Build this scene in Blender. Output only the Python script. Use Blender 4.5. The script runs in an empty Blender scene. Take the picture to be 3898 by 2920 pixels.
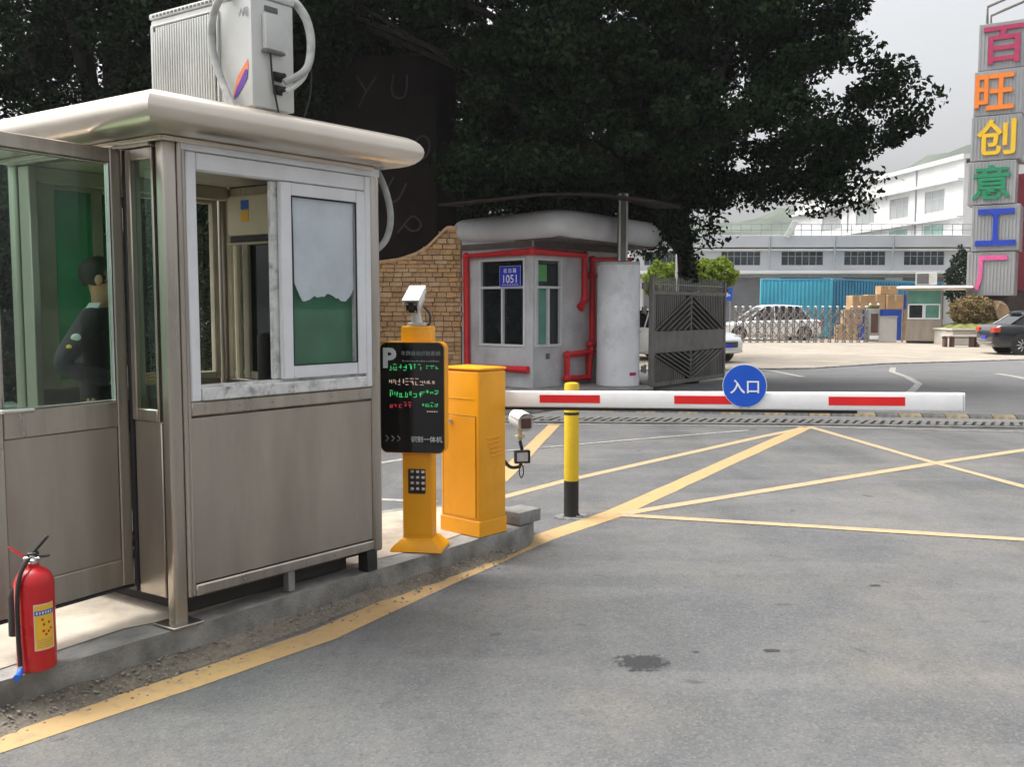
import bpy, bmesh, math, random
import numpy as np
from mathutils import Vector, Matrix

random.seed(7)
rng = np.random.default_rng(11)
scene = bpy.context.scene
R = math.radians

# ------------------------------------------------------------------ camera
cam = bpy.data.cameras.new('camera')
cam.sensor_fit = 'HORIZONTAL'; cam.sensor_width = 36.0; cam.lens = 33.36
cam.clip_start = 0.05; cam.clip_end = 3000
cam_ob = bpy.data.objects.new('camera', cam)
scene.collection.objects.link(cam_ob)
cam_ob.location = (0, 0, 1.55)
cam_ob.rotation_euler = (R(90 - 4.56), 0, 0)
scene.camera = cam_ob

# ------------------------------------------------------------------ sky and sun
SUN_FROM = Vector((-0.42, 0.10, 0.95)).normalized()
world = bpy.data.worlds.new('World'); scene.world = world
world.use_nodes = True
wn = world.node_tree; wn.nodes.clear()
sky = wn.nodes.new('ShaderNodeTexSky'); sky.sky_type = 'NISHITA'; sky.sun_disc = False
sky.sun_elevation = math.asin(SUN_FROM.z)
sky.sun_rotation = math.atan2(SUN_FROM.x, SUN_FROM.y)
sky.altitude = 0; sky.air_density = 1.0; sky.dust_density = 9.0; sky.ozone_density = 1.0
hs = wn.nodes.new('ShaderNodeHueSaturation'); hs.inputs['Saturation'].default_value = 0.18
bg = wn.nodes.new('ShaderNodeBackground'); bg.inputs['Strength'].default_value = 0.15
wo = wn.nodes.new('ShaderNodeOutputWorld')
wn.links.new(sky.outputs[0], hs.inputs['Color']); wn.links.new(hs.outputs[0], bg.inputs['Color'])
wn.links.new(bg.outputs[0], wo.inputs['Surface'])
sun = bpy.data.lights.new('sun', 'SUN'); sun.energy = 0.7; sun.angle = R(30); sun.color = (1.0, 0.95, 0.88)
sun_ob = bpy.data.objects.new('sun', sun); scene.collection.objects.link(sun_ob)
sun_ob.rotation_euler = (-SUN_FROM).to_track_quat('-Z', 'Y').to_euler()
vs = scene.view_settings
vs.view_transform = 'Standard'; vs.look = 'None'; vs.exposure = 1.05; vs.gamma = 1.0; vs.use_curve_mapping = False
scene.cycles.max_bounces = 7; scene.cycles.diffuse_bounces = 3; scene.cycles.glossy_bounces = 3
scene.cycles.transmission_bounces = 4; scene.cycles.transparent_max_bounces = 10
scene.cycles.sample_clamp_indirect = 8
scene.cycles.use_denoising = True

# ------------------------------------------------------------------ materials
def new_mat(name):
    m = bpy.data.materials.new(name); m.use_nodes = True
    nt = m.node_tree; nt.nodes.clear()
    out = nt.nodes.new('ShaderNodeOutputMaterial')
    return m, nt, out

def mat(name, col, rough=0.5, metal=0.0, var=0.12, scale=6.0, stretch=(1, 1, 1), bump=0.0, bscale=60.0,
        spec=0.5, dirt=None, dirt_amt=0.0, dirt_scale=2.0, emit=None, estr=0.0, rvar=0.1, coat=0.0):
    """Principled surface with noise-driven tone, optional grime and fine relief."""
    m, nt, out = new_mat(name); N = nt.nodes; L = nt.links
    p = N.new('ShaderNodeBsdfPrincipled')
    tc = N.new('ShaderNodeTexCoord'); mp = N.new('ShaderNodeMapping'); mp.inputs['Scale'].default_value = stretch
    L.new(tc.outputs['Object'], mp.inputs['Vector'])
    nz = N.new('ShaderNodeTexNoise'); nz.inputs['Scale'].default_value = scale; nz.inputs['Detail'].default_value = 5
    L.new(mp.outputs[0], nz.inputs['Vector'])
    ramp = N.new('ShaderNodeValToRGB')
    a = [max(0, c * (1 - var * 1.6)) for c in col[:3]]; b = [min(1, c * (1 + var * 1.3)) for c in col[:3]]
    ramp.color_ramp.elements[0].position = 0.3; ramp.color_ramp.elements[1].position = 0.7
    ramp.color_ramp.elements[0].color = (*a, 1); ramp.color_ramp.elements[1].color = (*b, 1)
    L.new(nz.outputs['Fac'], ramp.inputs['Fac'])
    colout = ramp.outputs['Color']
    if dirt:
        n2 = N.new('ShaderNodeTexNoise'); n2.inputs['Scale'].default_value = dirt_scale; n2.inputs['Detail'].default_value = 8
        n2.inputs['Roughness'].default_value = 0.7
        L.new(mp.outputs[0], n2.inputs['Vector'])
        r2 = N.new('ShaderNodeMapRange'); r2.inputs['From Min'].default_value = 0.5; r2.inputs['From Max'].default_value = 0.75
        r2.inputs['To Max'].default_value = dirt_amt
        L.new(n2.outputs['Fac'], r2.inputs['Value'])
        mx = N.new('ShaderNodeMix'); mx.data_type = 'RGBA'
        L.new(r2.outputs[0], mx.inputs['Factor']); L.new(colout, mx.inputs['A']); mx.inputs['B'].default_value = (*dirt, 1)
        colout = mx.outputs['Result']
    L.new(colout, p.inputs['Base Color'])
    rr = N.new('ShaderNodeMapRange'); rr.inputs['To Min'].default_value = max(0.03, rough - rvar); rr.inputs['To Max'].default_value = min(1, rough + rvar)
    L.new(nz.outputs['Fac'], rr.inputs['Value']); L.new(rr.outputs[0], p.inputs['Roughness'])
    p.inputs['Metallic'].default_value = metal
    p.inputs['Specular IOR Level'].default_value = spec
    p.inputs['Coat Weight'].default_value = coat
    if bump:
        n3 = N.new('ShaderNodeTexNoise'); n3.inputs['Scale'].default_value = bscale; n3.inputs['Detail'].default_value = 4
        L.new(mp.outputs[0], n3.inputs['Vector'])
        bp = N.new('ShaderNodeBump'); bp.inputs['Strength'].default_value = bump; bp.inputs['Distance'].default_value = 0.01
        L.new(n3.outputs['Fac'], bp.inputs['Height']); L.new(bp.outputs[0], p.inputs['Normal'])
    if emit:
        p.inputs['Emission Color'].default_value = (*emit, 1); p.inputs['Emission Strength'].default_value = estr
    L.new(p.outputs[0], out.inputs['Surface'])
    return m

def glass_mat(name, tint, gloss=(1, 1, 1), rough=0.02, film=0.0, film_col=(0.1, 0.4, 0.25)):
    """Thin pane: tinted see-through plus mirror by Fresnel; film adds a diffusing layer."""
    m, nt, out = new_mat(name); N = nt.nodes; L = nt.links
    tr = N.new('ShaderNodeBsdfTransparent'); tr.inputs['Color'].default_value = (*tint, 1)
    gl = N.new('ShaderNodeBsdfGlossy'); gl.inputs['Roughness'].default_value = rough; gl.inputs['Color'].default_value = (*gloss, 1)
    fr0 = N.new('ShaderNodeFresnel'); fr0.inputs['IOR'].default_value = 1.5
    ge = N.new('ShaderNodeNewGeometry'); fr = N.new('ShaderNodeMath'); fr.operation = 'MULTIPLY'; inv = N.new('ShaderNodeMath'); inv.operation = 'SUBTRACT'; inv.inputs[0].default_value = 1.0
    L.new(ge.outputs['Backfacing'], inv.inputs[1]); L.new(fr0.outputs[0], fr.inputs[0]); L.new(inv.outputs[0], fr.inputs[1])
    base = tr.outputs[0]
    if film > 0:
        df = N.new('ShaderNodeBsdfDiffuse'); tl = N.new('ShaderNodeBsdfTranslucent')
        nz = N.new('ShaderNodeTexNoise'); nz.inputs['Scale'].default_value = 5; nz.inputs['Detail'].default_value = 4
        tc = N.new('ShaderNodeTexCoord'); L.new(tc.outputs['Object'], nz.inputs['Vector'])
        rp = N.new('ShaderNodeValToRGB')
        rp.color_ramp.elements[0].color = (*[c * 0.6 for c in film_col], 1); rp.color_ramp.elements[1].color = (*[min(1, c * 1.4) for c in film_col], 1)
        L.new(nz.outputs['Fac'], rp.inputs['Fac'])
        L.new(rp.outputs[0], df.inputs['Color']); L.new(rp.outputs[0], tl.inputs['Color'])
        m1 = N.new('ShaderNodeMixShader'); m1.inputs[0].default_value = 0.55
        L.new(df.outputs[0], m1.inputs[1]); L.new(tl.outputs[0], m1.inputs[2])
        m2 = N.new('ShaderNodeMixShader'); m2.inputs[0].default_value = film
        L.new(tr.outputs[0], m2.inputs[1]); L.new(m1.outputs[0], m2.inputs[2]); base = m2.outputs[0]
    mx = N.new('ShaderNodeMixShader')
    L.new(fr.outputs[0], mx.inputs[0]); L.new(base, mx.inputs[1]); L.new(gl.outputs[0], mx.inputs[2])
    L.new(mx.outputs[0], out.inputs['Surface'])
    return m

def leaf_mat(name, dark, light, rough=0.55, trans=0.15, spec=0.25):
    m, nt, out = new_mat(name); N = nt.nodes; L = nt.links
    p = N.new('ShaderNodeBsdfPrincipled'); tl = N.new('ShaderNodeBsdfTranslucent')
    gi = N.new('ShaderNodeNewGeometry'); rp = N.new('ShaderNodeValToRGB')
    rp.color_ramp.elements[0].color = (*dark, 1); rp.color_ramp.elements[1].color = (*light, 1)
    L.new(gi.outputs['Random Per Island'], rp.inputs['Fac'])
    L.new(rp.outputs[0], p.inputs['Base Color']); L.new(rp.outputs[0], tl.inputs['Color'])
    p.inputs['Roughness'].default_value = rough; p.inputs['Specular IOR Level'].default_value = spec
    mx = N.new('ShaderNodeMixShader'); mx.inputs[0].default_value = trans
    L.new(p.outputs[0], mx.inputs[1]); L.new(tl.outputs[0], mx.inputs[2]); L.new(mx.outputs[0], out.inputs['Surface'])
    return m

def ground_mat(name, c_light, c_dark, speck=0.35, warm=None, track=0.0, rough=0.9):
    """Worn asphalt or concrete: broad patches, tyre polish along the lane, aggregate specks, fine relief."""
    m, nt, out = new_mat(name); N = nt.nodes; L = nt.links
    p = N.new('ShaderNodeBsdfPrincipled'); tc = N.new('ShaderNodeTexCoord')
    def noise(scale, detail=5, rough_=0.55, vec=None, dist=0.0):
        n = N.new('ShaderNodeTexNoise'); n.inputs['Scale'].default_value = scale; n.inputs['Detail'].default_value = detail
        n.inputs['Roughness'].default_value = rough_; n.inputs['Distortion'].default_value = dist
        L.new(vec if vec else tc.outputs['Object'], n.inputs['Vector']); return n
    big = noise(0.45, 7, 0.62, dist=0.6)
    rp = N.new('ShaderNodeValToRGB'); rp.color_ramp.elements[0].position = 0.36; rp.color_ramp.elements[1].position = 0.66
    rp.color_ramp.elements[0].color = (*c_dark, 1); rp.color_ramp.elements[1].color = (*c_light, 1)
    L.new(big.outputs['Fac'], rp.inputs['Fac']); col = rp.outputs['Color']
    def mixin(fac, colour, col_in, blend='MIX'):
        mx = N.new('ShaderNodeMix'); mx.data_type = 'RGBA'; mx.blend_type = blend
        L.new(fac, mx.inputs['Factor']); L.new(col_in, mx.inputs['A']); mx.inputs['B'].default_value = (*colour, 1)
        return mx.outputs['Result']
    def rng_(src, a, b, hi):
        r = N.new('ShaderNodeMapRange'); r.inputs['From Min'].default_value = a; r.inputs['From Max'].default_value = b
        r.inputs['To Max'].default_value = hi; L.new(src, r.inputs['Value']); return r.outputs[0]
    if track:
        mp = N.new('ShaderNodeMapping'); mp.inputs['Rotation'].default_value = (0, 0, R(33)); mp.inputs['Scale'].default_value = (1.1, 0.12, 1)
        L.new(tc.outputs['Object'], mp.inputs['Vector'])
        t = noise(1.3, 3, 0.5, mp.outputs[0])
        col = mixin(rng_(t.outputs['Fac'], 0.5, 0.7, track), tuple(c * 0.45 for c in c_dark), col)
    mpb = N.new('ShaderNodeMapping'); mpb.inputs['Scale'].default_value = (0.35, 2.2, 1); mpb.inputs['Rotation'].default_value = (0, 0, R(6)); L.new(tc.outputs['Object'], mpb.inputs['Vector'])
    bd_ = noise(1.1, 3, 0.5, mpb.outputs[0]); col = mixin(rng_(bd_.outputs['Fac'], 0.52, 0.62, 0.38), tuple(c * 1.12 for c in c_light), col)
    bd2 = noise(0.9, 4, 0.6); col = mixin(rng_(bd2.outputs['Fac'], 0.55, 0.64, 0.40), tuple(c * 0.82 for c in c_dark), col)
    if warm:
        w = noise(0.8, 6, 0.6)
        col = mixin(rng_(w.outputs['Fac'], 0.5, 0.72, 0.55), warm, col)
    mid = noise(9, 6, 0.7); col = mixin(rng_(mid.outputs['Fac'], 0.52, 0.75, 0.45), tuple(c * 0.6 for c in c_dark), col)
    sp = N.new('ShaderNodeTexVoronoi'); sp.inputs['Scale'].default_value = 95; L.new(tc.outputs['Object'], sp.inputs['Vector'])
    col = mixin(rng_(sp.outputs['Color'], 0.62, 0.95, speck), tuple(min(1, c * 1.55) for c in c_light), col)
    col = mixin(rng_(sp.outputs['Color'], 0.38, 0.05, speck * 1.1), tuple(c * 0.45 for c in c_dark), col)
    st = noise(2.6, 2, 0.4, dist=1.5); col = mixin(rng_(st.outputs['Fac'], 0.71, 0.75, 0.6), tuple(c * 0.5 for c in c_dark), col)
    L.new(col, p.inputs['Base Color']); p.inputs['Roughness'].default_value = rough; p.inputs['Specular IOR Level'].default_value = 0.3
    bp = N.new('ShaderNodeBump'); bp.inputs['Strength'].default_value = 0.35; bp.inputs['Distance'].default_value = 0.006
    L.new(sp.outputs['Distance'], bp.inputs['Height']); L.new(bp.outputs[0], p.inputs['Normal'])
    L.new(p.outputs[0], out.inputs['Surface'])
    return m

def paint_mat(name, col, wear, base, lo=0.52, hi=0.72, amt=0.85, grime=(0.2, 0.18, 0.15)):
    """Road paint, worn through to the asphalt in patches."""
    m, nt, out = new_mat(name); N = nt.nodes; L = nt.links
    p = N.new('ShaderNodeBsdfPrincipled'); tc = N.new('ShaderNodeTexCoord')
    n1 = N.new('ShaderNodeTexNoise'); n1.inputs['Scale'].default_value = wear; n1.inputs['Detail'].default_value = 9; n1.inputs['Roughness'].default_value = 0.75
    n2 = N.new('ShaderNodeTexNoise'); n2.inputs['Scale'].default_value = 1.3; n2.inputs['Detail'].default_value = 5
    for n in (n1, n2): L.new(tc.outputs['Object'], n.inputs['Vector'])
    r1 = N.new('ShaderNodeMapRange'); r1.inputs['From Min'].default_value = lo; r1.inputs['From Max'].default_value = hi; r1.inputs['To Max'].default_value = amt
    L.new(n1.outputs['Fac'], r1.inputs['Value'])
    r2 = N.new('ShaderNodeMapRange'); r2.inputs['From Min'].default_value = 0.42; r2.inputs['From Max'].default_value = 0.75; r2.inputs['To Max'].default_value = 0.45
    L.new(n2.outputs['Fac'], r2.inputs['Value'])
    a = N.new('ShaderNodeMix'); a.data_type = 'RGBA'; L.new(r2.outputs[0], a.inputs['Factor']); a.inputs['A'].default_value = (*col, 1); a.inputs['B'].default_value = (*grime, 1)
    b = N.new('ShaderNodeMix'); b.data_type = 'RGBA'; L.new(r1.outputs[0], b.inputs['Factor']); L.new(a.outputs['Result'], b.inputs['A']); b.inputs['B'].default_value = (*base, 1)
    L.new(b.outputs['Result'], p.inputs['Base Color']); p.inputs['Roughness'].default_value = 0.75
    L.new(p.outputs[0], out.inputs['Surface'])
    return m

M = dict(
    asphalt=ground_mat('asphalt', (0.150, 0.149, 0.146), (0.098, 0.101, 0.105), 0.32, warm=(0.205, 0.185, 0.155), track=0.45),
    far_road=ground_mat('far_road', (0.17, 0.17, 0.168), (0.135, 0.136, 0.137), 0.1),
    plaza=ground_mat('plaza', (0.37, 0.33, 0.27), (0.27, 0.235, 0.195), 0.15),
    kerb=mat('kerb_concrete', (0.27, 0.265, 0.25), 0.9, var=0.25, scale=5, bump=0.5, bscale=90, dirt=(0.07, 0.065, 0.055), dirt_amt=0.75, dirt_scale=4),
    kerb_face_shaded=mat('kerb_face_shaded', (0.24, 0.235, 0.22), 0.95, var=0.3, scale=6, bump=0.7, bscale=70, dirt=(0.045, 0.05, 0.035), dirt_amt=0.9, dirt_scale=3.2),  # shade of the upright faces painted into the base colour, dirt on top
    island=mat('island_concrete', (0.44, 0.385, 0.31), 0.9, var=0.16, scale=3.5, bump=0.3, bscale=80, dirt=(0.17, 0.15, 0.12), dirt_amt=0.7, dirt_scale=3),
    yellow=paint_mat('yellow_line', (0.45, 0.295, 0.13), 14, (0.15, 0.14, 0.12), grime=(0.36, 0.27, 0.14)),
    pale_yellow=paint_mat('pale_yellow_line', (0.42, 0.31, 0.175), 14, (0.15, 0.145, 0.13), grime=(0.36, 0.30, 0.19)),
    old_white=paint_mat('old_white_line', (0.42, 0.40, 0.36), 14, (0.15, 0.15, 0.15), 0.45, 0.65, 0.9),
    steel=mat('brushed_steel', (0.46, 0.42, 0.365), 0.30, 0.92, var=0.10, scale=3.0, stretch=(5, 5, 0.3), bump=0.05, bscale=40, rvar=0.08,
              dirt=(0.25, 0.21, 0.17), dirt_amt=0.45, dirt_scale=1.6),
    steel_panel=mat('steel_panel', (0.42, 0.378, 0.33), 0.36, 0.88, var=0.08, scale=1.5, stretch=(2.5, 2.5, 0.5), bump=0.10, bscale=3.0, rvar=0.08,
                    dirt=(0.3, 0.22, 0.18), dirt_amt=0.5, dirt_scale=1.1),
    roof_steel=mat('roof_steel', (0.66, 0.60, 0.52), 0.33, 0.9, var=0.06, scale=2.0, bump=0.03, bscale=12, rvar=0.06),
    pvc=mat('white_pvc', (0.74, 0.75, 0.77), 0.4, var=0.03, scale=9, dirt=(0.45, 0.43, 0.39), dirt_amt=0.3, dirt_scale=2.5),
    pvc_dirty=mat('dirty_white_pvc', (0.66, 0.66, 0.64), 0.5, var=0.1, scale=14, dirt=(0.08, 0.075, 0.07), dirt_amt=1.0, dirt_scale=13),
    seal=mat('black_seal', (0.02, 0.02, 0.022), 0.6, var=0.1),
    black=mat('black_plastic', (0.018, 0.018, 0.02), 0.42, var=0.1),
    black_gloss=mat('black_acrylic', (0.006, 0.006, 0.007), 0.12, var=0.05, rvar=0.03),
    rubber=mat('black_rubber', (0.02, 0.019, 0.018), 0.75, var=0.2),
    ac_white=mat('ac_white', (0.56, 0.57, 0.55), 0.42, var=0.07, scale=4, dirt=(0.3, 0.29, 0.26), dirt_amt=0.5, dirt_scale=3),
    ac_dark=mat('ac_recess', (0.12, 0.12, 0.118), 0.6, var=0.1),
    hose=mat('insulation_wrap', (0.36, 0.37, 0.36), 0.65, var=0.2, scale=18, bump=0.5, bscale=25, dirt=(0.12, 0.12, 0.11), dirt_amt=0.6, dirt_scale=9),
    orange=mat('orange_powder', (0.86, 0.375, 0.006), 0.38, var=0.05, scale=3, bump=0.04, bscale=200, dirt=(0.50, 0.22, 0.03), dirt_amt=0.45, dirt_scale=2.2),
    red=mat('extinguisher_red', (0.50, 0.008, 0.012), 0.3, var=0.06, scale=8, coat=0.1, dirt=(0.3, 0.01, 0.012), dirt_amt=0.4, dirt_scale=6),
    pipe_red=mat('pipe_red', (0.64, 0.016, 0.024), 0.45, var=0.14, scale=5, dirt=(0.2, 0.02, 0.02), dirt_amt=0.5, dirt_scale=5),
    label_yellow=mat('label_yellow', (0.78, 0.47, 0.03), 0.5, var=0.08),
    white=mat('white_paint', (0.86, 0.86, 0.86), 0.35, var=0.03, scale=5, dirt=(0.6, 0.58, 0.55), dirt_amt=0.25, dirt_scale=4),
    reflect_red=mat('reflective_red', (0.72, 0.014, 0.014), 0.35, var=0.05),
    blue=mat('sign_blue', (0.004, 0.085, 0.55), 0.4, var=0.05),
    plate_blue=mat('plate_blue', (0.016, 0.03, 0.50), 0.35, var=0.08),
    label_blue=mat('label_blue', (0.03, 0.12, 0.45), 0.5, var=0.05),
    tip_blue=mat('nozzle_blue', (0.01, 0.11, 0.5), 0.45, var=0.05),
    chrome=mat('chrome', (0.7, 0.7, 0.68), 0.22, 1.0, var=0.05),
    grey_metal=mat('grey_metal', (0.33, 0.33, 0.32), 0.45, 0.5, var=0.1),
    bollard_yellow=mat('bollard_yellow', (0.72, 0.48, 0.015), 0.4, var=0.07, dirt=(0.3, 0.2, 0.03), dirt_amt=0.5, dirt_scale=6),
    paper=mat('paper_sheet', (0.62, 0.665, 0.72), 0.9, var=0.07, scale=4, dirt=(0.3, 0.36, 0.42), dirt_amt=0.3, dirt_scale=7),
    clear=glass_mat('clear_pane', (0.97, 0.978, 0.975)),
    door_glass=glass_mat('door_pane', (0.70, 0.85, 0.76)),
    green_film=glass_mat('green_film_pane', (0.10, 0.45, 0.26), film=0.85, film_col=(0.035, 0.27, 0.14)),
    sash_film=glass_mat('sash_film_pane', (0.3, 0.7, 0.5), film=0.8, film_col=(0.06, 0.30, 0.17)),
    dark_glass=mat('dark_glass', (0.012, 0.016, 0.017), 0.06, var=0.2, rvar=0.03),
    far_glass=mat('far_window_glass', (0.05, 0.065, 0.07), 0.12, var=0.3, scale=1.5, rvar=0.05),
    green_glass=mat('green_window_glass', (0.10, 0.26, 0.20), 0.2, var=0.2, scale=1.2, rvar=0.05),
    interior=mat('interior_panel', (0.36, 0.335, 0.24), 0.7, var=0.1),
    beige=mat('beige_plastic', (0.60, 0.55, 0.38), 0.5, var=0.06),
    grey_wall=mat('grey_render', (0.53, 0.53, 0.54), 0.85, var=0.1, scale=2, bump=0.15, bscale=60, dirt=(0.2, 0.2, 0.19), dirt_amt=0.5, dirt_scale=1.5),
    pillar_white=mat('pillar_white', (0.80, 0.81, 0.84), 0.7, var=0.07, scale=1.4, dirt=(0.3, 0.3, 0.29), dirt_amt=0.55, dirt_scale=2.0),
    fascia=mat('white_fascia', (0.66, 0.66, 0.67), 0.8, var=0.1, scale=1.2, dirt=(0.25, 0.24, 0.23), dirt_amt=0.5, dirt_scale=1.2),
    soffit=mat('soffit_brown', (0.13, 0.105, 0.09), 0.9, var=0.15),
    corten=mat('dark_brown_steel', (0.018, 0.012, 0.010), 0.85, var=0.25, scale=2, spec=0.2),
    corten_letter=mat('brown_letter', (0.062, 0.043, 0.038), 0.8, var=0.15),
    mortar=mat('mortar', (0.42, 0.285, 0.165), 0.95, var=0.2, bump=0.4),
    gate=mat('gate_steel', (0.19, 0.182, 0.165), 0.55, 0.3, var=0.15, scale=3, dirt=(0.06, 0.05, 0.04), dirt_amt=0.5),
    gate_back=mat('gate_backing', (0.045, 0.036, 0.032), 0.8, var=0.2),
    bark=mat('bark', (0.05, 0.042, 0.035), 0.95, var=0.3, scale=6, stretch=(1, 1, .2), bump=0.9, bscale=18),
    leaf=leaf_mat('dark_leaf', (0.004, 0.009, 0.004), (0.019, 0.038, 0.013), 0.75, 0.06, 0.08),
    bush=leaf_mat('bright_leaf', (0.15, 0.24, 0.02), (0.42, 0.50, 0.09), 0.6, 0.3),
    stainless=mat('stainless_tube', (0.34, 0.31, 0.295), 0.28, 1.0, var=0.08, scale=8),
    bld_white=mat('white_render', (0.72, 0.72, 0.70), 0.85, var=0.05, scale=0.4, dirt=(0.48, 0.48, 0.46), dirt_amt=0.7, dirt_scale=0.35),
    bld_grey=mat('pale_grey_render', (0.50, 0.51, 0.53), 0.85, var=0.05, scale=0.4, dirt=(0.36, 0.36, 0.37), dirt_amt=0.4, dirt_scale=0.3),
    shutter=mat('roller_shutter', (0.20, 0.20, 0.205), 0.6, 0.2, var=0.1, scale=1),
    rail=mat('rail_grey', (0.30, 0.32, 0.33), 0.6, var=0.1),
    awn_blue=mat('blue_corrugated', (0.06, 0.40, 0.55), 0.55, var=0.1, scale=0.6),
    awn_deep=mat('blue_tarpaulin', (0.035, 0.25, 0.42), 0.6, var=0.15, scale=0.6),
    carton=mat('cardboard', (0.47, 0.30, 0.15), 0.85, var=0.14, scale=2),
    crate_blue=mat('crate_blue', (0.02, 0.08, 0.42), 0.5, var=0.12),
    rock=mat('rock', (0.26, 0.175, 0.105), 0.95, var=0.3, scale=1.5, bump=1.0, bscale=5),
    turf=mat('turf', (0.16, 0.17, 0.045), 0.95, var=0.4, scale=4, bump=1.0, bscale=30),
    planter=mat('planter_stone', (0.46, 0.43, 0.38), 0.85, var=0.1, scale=1.5, bump=0.2),
    dark_wood=mat('dark_wood', (0.10, 0.05, 0.038), 0.7, var=0.2, scale=4),
    tower_grey=mat('tower_cladding', (0.34, 0.35, 0.36), 0.55, 0.2, var=0.07, scale=0.8),
    tower_red=mat('tower_red', (0.19, 0.014, 0.03), 0.6, var=0.12, scale=0.6),
    tower_base=mat('tower_base', (0.05, 0.035, 0.035), 0.8, var=0.15),
    let_crimson=mat('letter_crimson', (0.42, 0.028, 0.10), 0.45, var=0.05),
    let_orange=mat('letter_orange', (0.85, 0.22, 0.02), 0.45, var=0.05),
    let_yellow=mat('letter_yellow', (0.80, 0.50, 0.02), 0.45, var=0.05),
    let_green=mat('letter_green', (0.015, 0.24, 0.11), 0.45, var=0.05),
    let_blue=mat('letter_blue', (0.012, 0.05, 0.42), 0.45, var=0.05),
    let_pink=mat('letter_pink', (0.72, 0.11, 0.32), 0.45, var=0.05),
    car_white=mat('car_white', (0.74, 0.75, 0.76), 0.22, var=0.02, coat=0.6, rvar=0.03),
    car_black=mat('car_black', (0.008, 0.010, 0.012), 0.16, var=0.05, coat=0.8, rvar=0.03),
    lamp_red=mat('tail_lamp', (0.55, 0.045, 0.02), 0.2, var=0.05),
    lamp_clear=mat('head_lamp', (0.6, 0.62, 0.65), 0.12, var=0.05, rvar=0.03),
    alloy=mat('alloy', (0.60, 0.60, 0.61), 0.3, 0.8, var=0.05),
    blind_grey=mat('grey_blind', (0.36, 0.38, 0.37), 0.35, var=0.06, scale=0.8),
    blind_green=mat('green_blind', (0.27, 0.46, 0.38), 0.35, var=0.08, scale=0.8),
    brown_leaf=leaf_mat('brown_leaf', (0.16, 0.12, 0.05), (0.34, 0.25, 0.12), 0.7, 0.2),
    hill=mat('hill_trees', (0.065, 0.085, 0.06), 0.95, var=0.35, scale=0.05, bump=0.0),
    skin=mat('skin', (0.50, 0.27, 0.16), 0.55, var=0.06, scale=12),
    hair=mat('black_hair', (0.012, 0.010, 0.009), 0.6, var=0.2, scale=30),
    uniform=mat('dark_uniform', (0.022, 0.018, 0.024), 0.9, var=0.2, scale=10, bump=0.3, bscale=40),
    trousers=mat('dark_trousers', (0.018, 0.018, 0.022), 0.9, var=0.2, scale=10),
    led_green=mat('led_green', (0.02, 0.3, 0.08), 0.5, emit=(0.06, 0.75, 0.22), estr=0.30),
    led_red=mat('led_red', (0.3, 0.02, 0.02), 0.5, emit=(0.75, 0.06, 0.09), estr=0.25),
    led_pale=mat('led_pale', (0.4, 0.3, 0.25), 0.5, emit=(0.75, 0.52, 0.42), estr=0.25),
    print_white=mat('white_print', (0.62, 0.66, 0.68), 0.5, var=0.05),
    print_grey=mat('grey_print', (0.26, 0.28, 0.29), 0.5, var=0.05),
    sticker_purple=mat('sticker_purple', (0.12, 0.05, 0.30), 0.5, var=0.1),
    sticker_orange=mat('sticker_orange', (0.75, 0.22, 0.10), 0.5, var=0.1),
    oil=mat('oil_stain', (0.05, 0.05, 0.05), 0.75, var=0.35, scale=25),
    dirt=ground_mat('gutter_dirt', (0.20, 0.175, 0.14), (0.115, 0.10, 0.08), 0.4),
    drain=mat('drain_concrete', (0.15, 0.145, 0.135), 0.95, var=0.25, scale=6),
    stone_grit=mat('grit', (0.22, 0.205, 0.18), 0.95, var=0.3, scale=30),
)
def stain_mat():
    m, nt, out = new_mat('oil_stain'); N = nt.nodes; L = nt.links
    p = N.new('ShaderNodeBsdfPrincipled'); p.inputs['Base Color'].default_value = (0.035, 0.035, 0.036, 1); p.inputs['Roughness'].default_value = 0.7
    tc = N.new('ShaderNodeTexCoord'); vm = N.new('ShaderNodeVectorMath'); vm.operation = 'DISTANCE'; vm.inputs[1].default_value = (0.5, 0.5, 0)
    fl = N.new('ShaderNodeVectorMath'); fl.operation = 'MULTIPLY'; fl.inputs[1].default_value = (1, 1, 0); L.new(tc.outputs['Generated'], fl.inputs[0]); L.new(fl.outputs[0], vm.inputs[0])
    n = N.new('ShaderNodeTexNoise'); n.inputs['Scale'].default_value = 24; n.inputs['Detail'].default_value = 7; n.inputs['Roughness'].default_value = 0.7; L.new(tc.outputs['Object'], n.inputs['Vector'])
    a = N.new('ShaderNodeMath'); a.operation = 'MULTIPLY_ADD'; a.inputs[1].default_value = -1.15; L.new(vm.outputs['Value'], a.inputs[0]); L.new(n.outputs['Fac'], a.inputs[2])
    r = N.new('ShaderNodeMapRange'); r.inputs['From Min'].default_value = 0.12; r.inputs['From Max'].default_value = 0.30; r.inputs['To Max'].default_value = 0.88; L.new(a.outputs[0], r.inputs['Value'])
    t = N.new('ShaderNodeBsdfTransparent'); mx = N.new('ShaderNodeMixShader'); L.new(r.outputs[0], mx.inputs[0]); L.new(t.outputs[0], mx.inputs[1]); L.new(p.outputs[0], mx.inputs[2]); L.new(mx.outputs[0], out.inputs['Surface'])
    return m
M['oil'] = stain_mat()
BRICKS = [mat('stone_%s' % n, c, 0.92, var=0.2, scale=9, bump=0.7, bscale=22) for n, c in
          (('tan', (0.60, 0.38, 0.20)), ('ochre', (0.64, 0.39, 0.175)), ('brown', (0.50, 0.30, 0.16)), ('sand', (0.66, 0.45, 0.26)))]

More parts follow.
